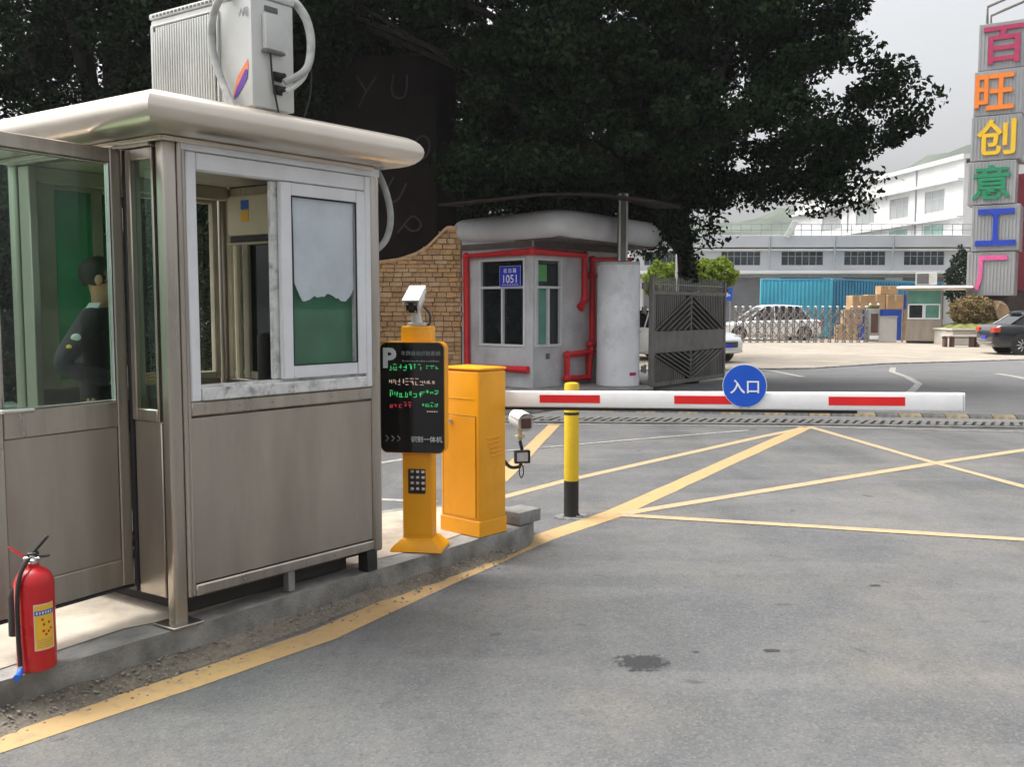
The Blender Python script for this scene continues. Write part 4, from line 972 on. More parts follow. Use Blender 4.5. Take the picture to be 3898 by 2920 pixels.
sc_ = AP(1.519, .030, .086); 
def disc(r, n0, n1, m, name, nn=40):
    g = G(); rings = [[sc_ + an * n_ + (ax_ * math.cos(2 * math.pi * k / nn) + au * math.sin(2 * math.pi * k / nn)) * r for k in range(nn)] for n_ in (n0, n1)]
    g.loft(rings); return g.obj(name, m, sg)
disc(.1235, -.003, .003, M['print_white'], 'sign_rim'); disc(.1195, .0032, .0045, M['blue'], 'sign_face')
text('sign_lettering', '入口', M['white'], sg, sc_ + an * .0055 - au * .004, ax_, au, w=.160, ext=.001, bold=.012)
g = G()
for s in (-.02, .02): g.obox(AP(1.519 + s, .0245, .03), (.02, .004, .14), rota, .001)
g.obj('sign_bracket', M['grey_metal'], sg)

# concrete step behind the cabinet
cb = tag(G().box(-.10, .12, -.09, .09, 0, .085, .008, 2).obj('concrete_block', M['kerb'], None, 35, (.045, 6.12, .155), (0, 0, R(50))), 'small grey concrete block lying on the island behind the barrier cabinet', 'block')

# second camera on a bracket at the back of the cabinet
c2 = thing('bullet_camera', 'white bullet camera with small lamp on a black bent arm behind the barrier cabinet', 'camera', (0.105, 6.30, 0), R(14))
g = G(); g.tube([(-.055, -.16, .80), (-.05, .0, .80), (-.045, .13, .80)], [.052, .056, .056], 16); g.obj('camera_body', M['ac_white'], c2)
g = G(); g.tube([(-.055, -.185, .808), (-.05, -.02, .808), (-.045, .11, .808)], [.060, .062, .060], 16)
bmesh.ops.delete(g.bm, geom=[v for v in g.bm.verts if v.co.z < .815], context='VERTS'); g.obj('sun_hood', M['white'], c2)
g = G(); g.box(-.088, -.022, -.175, -.1605, .768, .832, .004); g.obj('lens_window', M['dark_wood'], c2)
g = G(); g.tube([(-.05, .02, .75), (-.048, .02, .70), (-.045, .025, .655)], [.022, .016, .014], 10); g.box(-.075, -.02, -.01, .05, .685, .70, .003); g.obj('joint', M['beige'], c2)
g = G(); g.bar((-.055, .0, .665), (-.035, .01, .60), .018, .02, .003); g.obj('lamp_bracket', M['black'], c2)
g = G(); sash_ = [(-.093, -.083, .515, .60), (.001, .011, .515, .60)]
for xa, xb, za, zb in sash_: g.box(xa, xb, -.03, .015, za, zb, .002)
g.box(-.083, .001, -.03, .015, .591, .60, .002); g.box(-.083, .001, -.03, .015, .515, .524, .002); g.box(-.083, .001, .0, .015, .524, .591)
g.obj('lamp_frame', M['black'], c2)
g = G(); g.box(-.081, -.001, -.020, -.014, .526, .589, .002); g.obj('lamp_glass', M['lamp_clear'], c2)
g = G(); g.tube([(-.041, .01, .51), (-.06, .02, .485), (-.12, .0, .49), (-.17, -.03, .54), (-.20, -.08, .58), (-.235, -.20, .60)], .012, 8, 5); g.obj('bent_arm', M['black'], c2)
g = G(); g.tube([(-.055, .0, .50), (-.058, -.005, .445), (-.045, -.01, .415), (-.03, -.005, .45), (-.035, .0, .50)], .004, 6, 5); g.obj('cable_loop', M['black'], c2)
g = G(); g.cyl((-.041, .015, .655), (-.041, .015, .50), .007, n=8); g.obj('stem', M['grey_metal'], c2)

# ------------------------------------------------------------------ bollard
bo = thing('bollard', 'yellow and black steel bollard bolted to the road behind the barrier arm', 'bollard', (0.44, 6.955, 0.0))
g = G(); g.lathe([(.055, .275), (.055, .985), (.050, .998), (.03, 1.003)], n=28); g.obj('yellow_tube', M['bollard_yellow'], bo, 50)
g = G(); g.lathe([(.055, .008), (.055, .2745)], n=28); g.obj('black_tube', M['rubber'], bo, 50)
g = G(); g.lathe([(.0565, .765), (.0565, .785)], n=28); g.obj('black_band', M['black'], bo, 50)
g = G(); g.lathe([(.085, .0), (.085, .008)], n=28)
for k in range(4): g.cyl((.072 * math.cos(k * 1.57 + .6), .072 * math.sin(k * 1.57 + .6), .006), (.072 * math.cos(k * 1.57 + .6), .072 * math.sin(k * 1.57 + .6), .02), .008, n=6)
g.obj('base_flange', M['grey_metal'], bo)
blot('mortar_patch', (0.44, 6.955), .15, .13, .0475, M['kerb'], seed=12, rough=.35)
bpy.data.objects['mortar_patch'].location.z = -.044

# ------------------------------------------------------------------ far guardhouse
gh = thing('guardhouse', 'grey rendered guardhouse with white rounded roof slab beside the stone wall', 'guardhouse')
KC = Vector((.365, 17.0, 0)); dL = Vector((-.736, .677, 0)); dR = Vector((.653, .757, 0))
nL = Vector((-.677, -.736, 0)); nR = Vector((.757, -.653, 0)); Z_ = Vector((0, 0, 1))
def W_(d, n): return lambda s, z, o=0.0: KC + d * s + n * o + Z_ * z
WLp, WRp = W_(dL, nL), W_(dR, nR)
def wbox(g, P, s0, s1, z0, z1, o0, o1, b=0):
    d = (P(1, 0) - P(0, 0)); n = (P(0, 0, 1) - P(0, 0)); rot = Matrix((d, n, Z_)).transposed()
    if rot.determinant() < 0: rot = Matrix((d, -n, Z_)).transposed()
    g.obox(P((s0 + s1) / 2, (z0 + z1) / 2, (o0 + o1) / 2), (abs(s1 - s0), abs(o1 - o0), abs(z1 - z0)), rot, b); return g
def wall_around(P, s_end, wa, wb, za, zb, ztop):
    g = G()
    wbox(g, P, .0, s_end, 0, za, -.16, 0); wbox(g, P, .0, s_end, zb, ztop, -.16, 0)
    wbox(g, P, .0, wa, za + .001, zb - .001, -.16, -.0005); wbox(g, P, wb, s_end, za + .001, zb - .001, -.16, -.0005); return g
wall_around(WLp, 1.80, .17, 1.32, .84, 2.45, 2.80).obj('wall', M['grey_wall'], gh, 0)
wall_around(WRp, 2.9, .05, .84, .84, 2.45, 2.80).obj('wall', M['grey_wall'], gh, 0)
g = G(); g.prism([(*(KC + nL * .02 - dL * 0 + Vector((0, -.005, 0)))[:2], 0), (*(KC + nR * .02)[:2], 0), (*(KC + dR * .05)[:2], 0), (*(KC + dL * .17)[:2], 0)], (0, 0, 2.80)); g.obj('corner_column', M['grey_wall'], gh, 0)
g = G(); a, b, c_, d_ = KC + dL * 1.7, KC + dR * 2.8, KC + dR * 2.8 + dL * 1.6, KC + dL * 1.7 + dR * .2
g.prism([(*(KC + Vector((0, .9, 0)))[:2], .02), (*(KC + dR * 2.7 + Vector((-.2, .3, 0)))[:2], .02), (*(KC + dL * 1.6 + dR * 2.7)[:2], .02), (*(KC + dL * 1.6 + Vector((.2, .3, 0)))[:2], .02)], (0, 0, 2.7)); g.obj('inner_room', M['gate_back'], gh, 0)
def gh_window(P, s0, s1, muls, panes):
    wn_ = link('window', None, gh); g = G(); w = .045; za, zb, zt = .84, 2.45, 1.90
    wbox(g, P, s0, s0 + w, za, zb, -.08, .02, .004); wbox(g, P, s1 - w, s1, za, zb, -.08, .02, .004)
    for z in (za, zt, zb - w): wbox(g, P, s0 + w + .001, s1 - w - .001, z, z + w, -.08, .019, .004)
    for s in muls: wbox(g, P, s - .02, s + .02, za + w + .001, zt - .001, -.06, .016, .004)
    g.obj('frame', M['fascia'], wn_)
    for (a_, b_, z0, z1, m_) in panes:
        wbox(G(), P, a_, b_, z0, z1, -.05, -.044).obj('pane', M[m_], wn_)
gh_window(WLp, .17, 1.32, [.74], [(.215, .72, .885, 1.90, 'dark_glass'), (.76, 1.275, .885, 1.90, 'dark_glass'), (.215, 1.275, 1.945, 2.405, 'dark_glass')])
gh_window(WRp, .05, .84, [.46], [(.095, .44, .885, 1.90, 'green_glass'), (.48, .795, .885, 1.90, 'dark_glass'), (.095, .795, 1.945, 2.405, 'dark_glass')])
wbox(G(), WRp, .20, .46, 2.03, 2.33, -.043, -.040).obj('green_view_patch', mat('green_view_patch', (.10, .36, .12), .5), gh)  # bright green view through to the far side, painted as a patch
wbox(G(), WRp, .38, .47, .62, .72, 0, .03, .004).obj('socket_box', M['ac_dark'], gh)
# roof slab: rounded fascia, dark soffit
rp_ = [Vector((.80, 16.05, 0)), Vector((3.15, 19.3, 0)), Vector((1.9, 21.6, 0)), Vector((-1.33, 18.55, 0))]
rc = sum(rp_, Vector()) / 4
def rring(e, z): return [tuple(p + (p - rc).normalized() * e + Z_ * z) for p in rp_]
def round_poly(pts, r, n=6):
    out = []
    for i, p in enumerate(pts):
        a_, b_ = (pts[i - 1] - p).normalized(), (pts[(i + 1) % len(pts)] - p).normalized()
        s_, e_ = p + a_ * r, p + b_ * r
        for k in range(n + 1):
            t = k / n; out.append(s_ * (1 - t) ** 2 + p * 2 * t * (1 - t) + e_ * t * t)
    return out
rq_ = round_poly(rp_, .62)
def rring(e, z): return [tuple(p + (p - rc).normalized() * e + Z_ * z) for p in rq_]
g = G(); rings = [rring(-.30, 2.77)]
for k in range(11):
    a = -math.pi / 2 + math.pi * k / 10; rings.append(rring(-.20 + .24 * math.cos(a), 3.0 + .235 * math.sin(a)))
g.loft(rings); g.obj('roof_slab', M['fascia'], gh, 60)
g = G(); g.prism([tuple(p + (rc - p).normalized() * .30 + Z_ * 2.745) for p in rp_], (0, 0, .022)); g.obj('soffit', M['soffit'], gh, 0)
g = G(); wbox(g, WLp, -.01, 1.82, 2.63, 2.74, .001, .03); wbox(g, WRp, .0, 2.9, 2.63, 2.74, .001, .03); g.obj('upper_shade_band', M['soffit'], gh, 0)  # brown strip stands in for the shade on the wall under the roof
# dark canopy sheet on a post above it
cn = thing('canopy', 'thin dark arched canopy sheet on a grey post above the guardhouse roof', 'canopy')
g = G(); xs = [-1.2, -.4, .5, 1.2, 1.8, 2.3, 2.75]; zs = [3.20, 3.28, 3.37, 3.38, 3.33, 3.26, 3.16]
g.loft([[(x, 15.6, z), (x, 20.5, z + .5), (x, 20.5, z + .54), (x, 15.6, z + .04)] for x, z in zip(xs, zs)]); g.obj('sheet', M['corten'], cn, 20)
g = G(); g.box(1.92, 2.10, 17.34, 17.48, 2.403, 3.62, .01); g.obj('post', M['gate'], cn)
g = G()
for x in (1.945, 2.075): g.cyl((x, 17.31, 2.402), (x, 17.31, 3.60), .018, n=8)
g.obj('post_pipe', M['ac_white'], cn)
# red pipes on the walls
def pipe(name, label, pts, r=.066):
    t = thing(name, label, 'pipe', group='red pipes on the guardhouse')
    g = G(); g.tube(pts, r, 12); g.obj('pipe_run', M['pipe_red'], t, 40)
    for p in pts[1:-1]:
        g = G(); g.ball(p, r * 1.16, sub=2); g.obj('elbow', M['pipe_red'], t, 60)
    g = G(); d = (Vector(pts[-1]) - Vector(pts[-2])).normalized(); g.cyl(Vector(pts[-1]) - d * .03, Vector(pts[-1]) + d * .03, r * 1.25, n=12); g.obj('end_collar', M['pipe_red'], t, 40)
    return t
pipe('red_pipe', 'red pipe framing the guardhouse windows in one long loop', [WLp(.05, .44, .06), WLp(1.60, .44, .06), WLp(1.62, 2.52, .06), KC + Vector((-.0, -.08, 2.55)), WRp(1.47, 2.55, .06), WRp(1.49, 1.70, .06), WRp(1.36, 1.56, .06)])
pipe('red_pipe', 'tall upright red pipe between the guardhouse windows and the white gate pillar', [WRp(2.9, 2.50, .12), WRp(1.74, 2.48, .06), WRp(1.74, .70, .06)], .062)
pipe('red_pipe', 'low square red pipe loop at the foot of the guardhouse wall', [WRp(2.1, .86, .12), WRp(1.62, .86, .10), WRp(1.60, .70, .10), WRp(.90, .68, .10), WRp(.88, .24, .10), WRp(1.58, .22, .10), WRp(1.60, .66, .10)], .066)
pipe('red_pipe', 'short red crosspiece joining two upright pipes on the guardhouse', [WRp(1.49, 2.18, .06), WRp(1.74, 2.18, .06), WRp(2.0, 2.16, .06)], .05)
ap = thing('address_sign', 'blue house number plate reading 1051 on the guardhouse window', 'sign')
pc = WLp(.50, 2.12, .05)
wbox(G(), WLp, .24, .76, 1.93, 2.31, .035, .050, .004).obj('plate', M['plate_blue'], ap)
g = G()
for s0, s1, z0, z1 in ((.24, .76, 2.303, 2.309), (.24, .76, 1.931, 1.937), (.242, .248, 1.938, 2.302), (.752, .758, 1.938, 2.302)): wbox(g, WLp, s0, s1, z0, z1, .0502, .0525)
g.obj('border', M['print_white'], ap, 0)
text('street_name', '松 白 路', M['white'], ap, WLp(.50, 2.225, .052), -dL, Z_, w=.36, h=.085, ext=.001, bold=.012)
text('house_number', '1051', M['white'], ap, WLp(.50, 2.075, .052), -dL, Z_, w=.34, h=.15, ext=.001, bold=.012)
g = G()
for k in range(7): wbox(g, WLp, .30 + k * .06, .335 + k * .06, 1.962, 1.975, .0502, .052)
struct(g.obj('small_print', M['white'], ap, 0), 'stuff')

# ------------------------------------------------------------------ stone wall with swooping top, single stones
sw = thing('stone_wall', 'tan stone block wall with swooping top between booth and guardhouse', 'wall')
prof = [(-3.35, 2.40), (-2.52, 2.42), (-2.15, 2.47), (-1.85, 2.57), (-1.62, 2.70), (-1.42, 2.90), (-1.30, 3.02), (-1.22, 3.08), (-.98, 3.06)]
def ztop(x):
    for (xa, za), (xb, zb) in zip(prof[:-1], prof[1:]):
        if xa <= x <= xb:
            t_ = (x - xa) / (xb - xa); return za + (zb - za) * t_
    return prof[-1][1] if x > prof[-1][0] else prof[0][1]
g = G(); g.prism([(-3.35, 18.25, 0), (-.98, 18.25, 0)] + [(x, 18.25, z - .03) for x, z in prof[::-1]], (0, .35, 0)); g.obj('core', M['mortar'], sw, 0)
stones = []
for v in range(3):
    for m_ in BRICKS:
        g = G(); g.box(-.5, .5, -.5, .5, -.5, .5, .0)
        bmesh.ops.subdivide_edges(g.bm, edges=[e for e in g.bm.edges if abs((e.verts[0].co - e.verts[1].co).x) > .5], cuts=1)
        r_ = random.Random(v * 7 + 1)
        for q in g.bm.verts:
            if q.co.y < 0: q.co.y -= r_.uniform(0, .45); q.co.x *= r_.uniform(.93, .985); q.co.z *= r_.uniform(.84, .95)
        stones.append(g.mesh('brick', m_, 0))
rs = random.Random(21); z = 0.02; row = 0; cnt = 0
while z < 3.02:
    h_ = rs.choice((.075, .09, .105)); x = -2.75 - rs.random() * .2
    while x < -.99:
        l_ = rs.uniform(.13, .27); xm = x + l_ / 2
        if x + l_ > -.97: l_ = max(.08, -.975 - x); xm = x + l_ / 2
        hh = min(h_, ztop(xm) + .005 - z)
        if hh > .03 and cnt < 300:
            o = link('brick', rs.choice(stones), sw, (xm, 18.235 + rs.uniform(-.006, .006), z + hh / 2)); o.scale = (l_ - .005, .05 * rs.uniform(.7, 1.5), hh - .005); cnt += 1
        x += l_
    z += h_; row += 1

g = G(); xs_ = [-3.3 + 2.36 * k / 40 for k in range(41)]
g.loft([[(x, 18.19, ztop(x) - .035), (x, 18.19, ztop(x) + .03), (x, 18.62, ztop(x) + .03), (x, 18.62, ztop(x) - .035)] for x in xs_]); g.obj('coping', BRICKS[0], sw, 40)

# dark brown sign board with bent letters
bd = thing('brown_sign_board', 'huge dark brown upright board with bent outline letters behind the stone wall', 'sign board')
g = G(); g.prism([(-4.2, 18.80, 0), (-1.49, 18.95, 0), (-1.13, 19.35, 0), (-3.9, 19.5, 0)], (0, 0, 6.45)); g.obj('board', M['corten'], bd, 0)
def glyph(name, strokes, c, s, ang):
    g = G(); ca, sa = math.cos(R(ang)), math.sin(R(ang))
    for st in strokes: g.tube([(c[0] + s * (x * ca - y * sa), 18.87, c[1] + s * (x * sa + y * ca)) for x, y in st], .022, 6, 3)
    g.obj(name, M['corten_letter'], bd)
glyph('letter', [[(-.3, -.5), (-.3, .1), (-.25, .42), (0, .5), (.28, .38), (.3, .12), (.1, -.08), (-.28, -.06)]], (-2.0, 3.12), .46, -38)
glyph('letter', [[(-.3, .5), (-.32, -.1), (-.22, -.42), (0, -.5), (.22, -.42), (.32, -.1), (.3, .5)]], (-2.30, 3.85), .46, -28)
glyph('letter', [[(.3 * math.cos(a), .45 * math.sin(a)) for a in [k * math.pi / 6 for k in range(13)]]], (-1.76, 4.68), .50, -12)
glyph('letter', [[(-.3, .5), (0, .0)], [(.35, .5), (0, .0), (-.25, -.5)]], (-2.84, 5.75), .6, 0)
glyph('letter', [[(-.3, .5), (-.32, -.1), (-.22, -.42), (0, -.5), (.22, -.42), (.32, -.1), (.3, .5)]], (-2.19, 5.85), .45, -5)

# ------------------------------------------------------------------ gate pillar and gate leaf
gp = thing('gate_pillar', 'round white rendered gate pillar with grimy top and small red mark', 'pillar', (2.06, 17.55, 0), R(14))
g = G(); g.lathe([(.405, 0), (.40, .6), (.395, 2.325), (.385, 2.345)], (0, .28, 0), 36); g.obj('shaft', M['pillar_white'], gp, 50)
g = G(); g.lathe([(.388, 2.346), (.398, 2.352), (.398, 2.39), (.37, 2.402)], (0, .28, 0), 36); g.obj('cap', M['grey_wall'], gp, 50)
g = G(); g.loft([[(.408 * math.sin(a), .28 - .408 * math.cos(a), z) for a in (.2, .3, .4, .5, .6)] for z in (.30, .36)], cap=False, closed=False); g.obj('red_mark', M['let_crimson'], gp, 0)
for z in (.35, 1.45, 1.9):
    g = G(); g.box(.382, .44, .0, .08, z, z + .12, .004); g.cyl((.45, .04, z - .02), (.45, .04, z + .14), .022, n=10); g.obj('hinge', M['gate'], gp)
GA, GB_ = Vector((2.58, 17.72, 0)), Vector((4.56, 20.42, 0)); gl_ = (GB_ - GA).length
gt = thing('gate_leaf', 'tall dark grey steel gate leaf with diamond slats and spiked top standing open', 'gate', GA, math.atan2((GB_ - GA).y, (GB_ - GA).x))
Lg = gl_; mid = Lg / 2
g = G()
g.box(0, .10, -.04, .04, .05, 2.14, .006); g.box(Lg - .08, Lg, -.04, .04, .05, 2.10, .006)
g.box(.101, Lg - .081, -.035, .035, 1.80, 1.87, .006); g.box(.101, Lg - .081, -.035, .035, .06, .14, .006)
g.obj('gate_frame', M['gate'], gt)
g = G(); g.box(.101, Lg - .081, -.032, .022, .69, 1.10, .006); g.obj('cross_panel', M['gate'], gt)
g = G(); g.box(.101, Lg - .081, .024, .030, .141, .689); g.box(.101, Lg - .081, .024, .030, 1.101, 1.799); g.obj('backing_sheet', M['gate_back'], gt, 0)
g = G(); g.box(mid - .025, mid + .025, -.036, .02, 1.102, 1.798, .003); g.box(mid - .025, mid + .025, -.036, .02, .142, .688, .003); g.obj('centre_bar', M['gate'], gt)
def slat(p0, p1, w=.055): g = G(); g.bar((p0[0], -.02, p0[1]), (p1[0], -.02, p1[1]), .026, w, .003, up=(0, 1, 0)); return g.obj('slat', M['gate'], gt, 0)
ml = mid - .10 - .03; up_h = .68; lo_h = .53
for k in range(7):
    b0 = .10 + k * ml / 6.2
    if mid - .03 - b0 > .12:
        rise = (mid - .03 - b0) * up_h / ml
        slat((b0, 1.115), (mid - .03, 1.115 + rise)); slat((2 * mid - b0, 1.115), (mid + .03, 1.115 + rise))
        fall = (mid - .03 - b0) * lo_h / ml
        slat((b0, .675), (mid - .03, .675 - fall)); slat((2 * mid - b0, .675), (mid + .03, .675 - fall))
x = .15
while x < Lg - .10:
    t = abs(x - mid)
    if t > .06:
        zb_ = 1.115 + (ml - (t - .03)) * up_h / ml + .03
        if zb_ < 1.74: g = G(); g.box(x - .018, x + .018, -.03, .0, max(zb_, 1.11), 1.798, .003); g.obj('slat', M['gate'], gt, 0)
        zt_ = .675 - (ml - (t - .03)) * lo_h / ml - .03
        if zt_ > .20: g = G(); g.box(x - .018, x + .018, -.03, .0, .145, min(zt_, .68), .003); g.obj('slat', M['gate'], gt, 0)
    x += .082
spike = G(); spike.box(-.009, .009, -.009, .009, 1.871, 2.10); spike.cyl((0, 0, 2.1001), (0, 0, 2.15), .011, .002, 6); spm = spike.mesh('spike', M['grey_metal'], 0)
n_ = 40
for k in range(n_): link('spike', spm, gt, (.14 + k * (Lg - .26) / (n_ - 1), 0, random.uniform(-.02, .02)))
g = G(); g.box(.10, Lg - .08, -.008, .008, 1.99, 2.005); g.obj('spike_rail', M['grey_metal'], gt)

# ------------------------------------------------------------------ trees
def poly_in(poly, x, y):
    c = False; n = len(poly); j = n - 1
    for i in range(n):
        (xi, yi), (xj, yj) = poly[i], poly[j]
        if (yi > y) != (yj > y) and x < (xj - xi) * (y - yi) / (yj - yi) + xi: c = not c
        j = i
    return c
def clumps(n_clump, per, inside, box, rad, seed):
    r = np.random.default_rng(seed); cs = []
    while len(cs) < n_clump:
        p = np.array([r.uniform(a, b) for a, b in box])
        if inside(p): cs.append(p)
    cs = np.array(cs); pts = []
    for c in cs:
        rr_ = rad * r.uniform(.6, 1.35); q = r.normal(size=(per, 3)); q /= np.linalg.norm(q, axis=1)[:, None]
        q *= (rr_ * r.uniform(0, 1, per) ** .45)[:, None]; q[:, 2] *= .62; pts.append(c + q)
    return cs, np.concatenate(pts)
def limbs(g, base, cs, n, seed, r0=.10, start=(2.6, 5.0)):
    r = random.Random(seed)
    for i in r.sample(range(len(cs)), n):
        c = Vector(cs[i]); s = Vector((base[0], base[1], r.uniform(*start))); m_ = s.lerp(c, .5) + Vector((r.uniform(-.4, .4), r.uniform(-.4, .4), r.uniform(.1, .7)))
        g.tube([s, m_, c], [r0 * r.uniform(.6, 1.1), r0 * .5, r0 * .12], 7, 3)

# big tree over the guardhouse and gate
crown = [(-6.2, 14), (7.6, 14), (7.3, 9.0), (6.9, 7.65), (6.4, 7.35), (6.2, 7.1), (6.2, 6.95), (6.6, 6.72), (6.6, 6.5), (6.3, 6.35), (6.25, 6.05), (6.5, 5.75), (6.6, 5.5), (7.1, 5.25), (7.2, 5.02), (7.85, 4.92), (7.75, 4.6),
         (7.55, 4.3), (7.2, 4.15), (6.65, 4.15), (6.5, 3.7), (6.2, 3.75), (5.95, 3.65), (5.6, 3.95), (5.3, 3.7), (4.9, 3.55), (4.4, 3.4), (3.8, 3.3), (2.9, 3.4), (1.0, 3.35), (-.6, 3.35), (-.95, 3.6), (-1.05, 6.0), (-1.6, 6.3), (-3.0, 6.5), (-4.0, 6.0), (-6.2, 5.0)]
def in_a(p):
    t = abs(p[1] - 18.7) / 2.7
    if t > 1: return False
    k = 1 - .12 * t * t
    return poly_in(crown, 1.0 + (p[0] - 1.0) / k, 8.0 + (p[2] - 8.0) / k) 
ta = thing('shade_tree', 'huge dark tree spreading over the guardhouse with trunk behind the gate', 'tree', (3.62, 19.6, 0))
csA, ptA =  clumps(1150, 380, in_a, ((-6.2, 8.2), (15.3, 22.0), (3.2, 13.0)), .52, 5)
hang = []
for (hx, hy, z0_, z1_, sp, n_) in ((3.56, 19.2, 2.05, 3.6, .10, 420), (3.30, 19.0, 2.7, 3.6, .22, 260), (3.95, 19.1, 2.75, 3.6, .16, 200), (5.9, 18.5, 3.3, 3.9, .3, 260), (6.6, 18.2, 3.35, 4.2, .25, 240), (2.9, 18.9, 3.0, 3.7, .3, 240)):
    zz = rng.uniform(z0_, z1_, n_); hang.append(np.stack([hx + rng.normal(0, sp, n_), hy + rng.normal(0, .25, n_), zz], 1))
base_a = np.array([3.62, 19.6, 0])
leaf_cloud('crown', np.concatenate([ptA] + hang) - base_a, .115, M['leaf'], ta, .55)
g = G()
g.tube([(0, 0, 0), (.02, -.03, 1.2), (-.06, 0, 2.6), (-.3, .1, 4.2), (-.9, .0, 6.5)], [.26, .17, .14, .15, .10], 10, 4)
for k in range(5): g.tube([(-.05 + .12 * math.cos(k * 1.3), .12 * math.sin(k * 1.3), 0), (-.04 + .05 * math.cos(k * 1.3), .06 * math.sin(k * 1.3), 2.2), (-.1, .05, 3.8)], [.05, .035, .02], 6, 3)
limbs(g, (-.2, 0), csA - base_a, 30, 3, .12)
g.obj('trunk', M['bark'], ta, 60)

# second tree, left, behind the booth
crown_b = [(-15, 14), (-1.8, 14), (-1.6, 9.0), (-2.4, 6.8), (-3.8, 4.6), (-4.4, 3.2), (-5.2, 1.9), (-9, 1.6), (-14, 1.7)]
def in_b(p):
    t = abs(p[1] - 20.0) / 3.2
    return t <= 1 and poly_in(crown_b, -8 + (p[0] + 8) / (1 - .15 * t * t), 8.0 + (p[2] - 8.0) / (1 - .15 * t * t))
tbb = thing('broad_tree', 'dark dense tree filling the corner behind the steel booth and its roof unit', 'tree', (-8.5, 20.5, 0))
csB, ptB = clumps(700, 400, in_b, ((-15, -1.5), (16.8, 23.2), (1.6, 13.0)), .68, 9)
base_b = np.array([-8.5, 20.5, 0])
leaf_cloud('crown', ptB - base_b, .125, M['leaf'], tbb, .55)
g = G(); g.tube([(0, 0, 0), (.1, 0, 2), (.0, .1, 5), (.3, 0, 8)], [.5, .36, .3, .16], 12, 4); limbs(g, (0, 0), csB - base_b, 22, 4, .15); g.obj('trunk', M['bark'], tbb, 60)

tcc = thing('dark_tree', 'dark tree standing behind the guardhouse roof and closing the view under the big tree', 'tree', (-1.0, 29.0, 0))
crown_c = [(-7, 9.5), (5.4, 9.5), (5.6, 6.4), (5.0, 4.6), (4.2, 3.4), (3.2, 2.6), (-3, 2.2), (-7, 2.2)]
csC, ptC = clumps(330, 330, lambda p: poly_in(crown_c, p[0], p[2]), ((-7, 5.6), (27.5, 31), (2.2, 9.5)), .7, 13)
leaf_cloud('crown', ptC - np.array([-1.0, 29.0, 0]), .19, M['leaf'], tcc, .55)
g = G(); g.tube([(0, 0, 0), (.1, 0, 2), (.0, .1, 5)], [.35, .26, .15], 10, 4); g.obj('trunk', M['bark'], tcc, 60)

hg = thing('dark_hedge', 'dark unclipped hedge filling the ground behind the steel booth', 'hedge', (-9.0, 16.5, 0))
nh = 80000
ph = np.stack([rng.uniform(-6, 5.4, nh), rng.normal(0, .45, nh), rng.uniform(0, 1, nh) ** 1.25 * 3.6], 1); ph[:, 2] *= 1 + .12 * np.sin(ph[:, 0] * 2.1)
leaf_cloud('foliage', ph, .13, M['leaf'], hg, .55, 0)
g = G()
for k in range(12): g.tube([(-5.5 + k * .95, 0, 0), (-5.4 + k * .95, .1, 1.5), (-5.6 + k * .95, 0, 3.0)], [.05, .035, .015], 6, 2)
g.obj('stem', M['bark'], hg)

def bush(label, c, rx, ry, z0, z1, n, seed, m, size=.09, name='round_bush', group=None, stems=True):
    t = thing(name, label, 'bush', (c[0], c[1], 0), 0, group); r = np.random.default_rng(seed)
    q = r.normal(size=(n, 3)); q /= np.linalg.norm(q, axis=1)[:, None]; q *= (r.uniform(.72, 1.06, n) ** .6)[:, None]
    q *= (1 + .16 * np.sin(q[:, [1]] * 5 + seed) * np.cos(q[:, [0]] * 6 + 2 * seed) + .10 * np.sin(q[:, [2]] * 11 + q[:, [0]] * 9))
    p = np.stack([q[:, 0] * rx, q[:, 1] * ry, (z0 + z1) / 2 + q[:, 2] * (z1 - z0) / 2], 1)
    leaf_cloud('foliage', p, size, m, t, .55, 0)
    g = G()
    for k in range(5): g.tube([(.05 * k - .1, .03 * k - .06, 0), (rx * .5 * math.cos(k * 1.3), ry * .5 * math.sin(k * 1.3), (z0 + z1) / 2)], [.03, .012], 6)
    g.obj('stem', M['bark'], t); return t
bush('bright green clipped bush beside the white pole, nearer the gate pillar', (3.78, 24.0), .46, .5, 1.7, 2.68, 3400, 1, M['bush'], .10, group='clipped bushes behind the gate')
bush('wide bright green clipped bush behind the spiked end of the gate', (5.06, 24.2), .62, .55, 1.95, 2.78, 4200, 2, M['bush'], .10, group='clipped bushes behind the gate')
wp = thing('white_pole', 'slim white painted pole rising behind the gate spikes', 'pole', (3.87, 22.2, 0))
g = G(); g.lathe([(.085, 0), (.075, .05), (.068, 3.3), (.03, 3.34)], n=14); g.obj('shaft', M['white'], wp)
g = G(); g.lathe([(.14, 0), (.14, .03)], n=14); g.obj('base_flange', M['grey_metal'], wp)

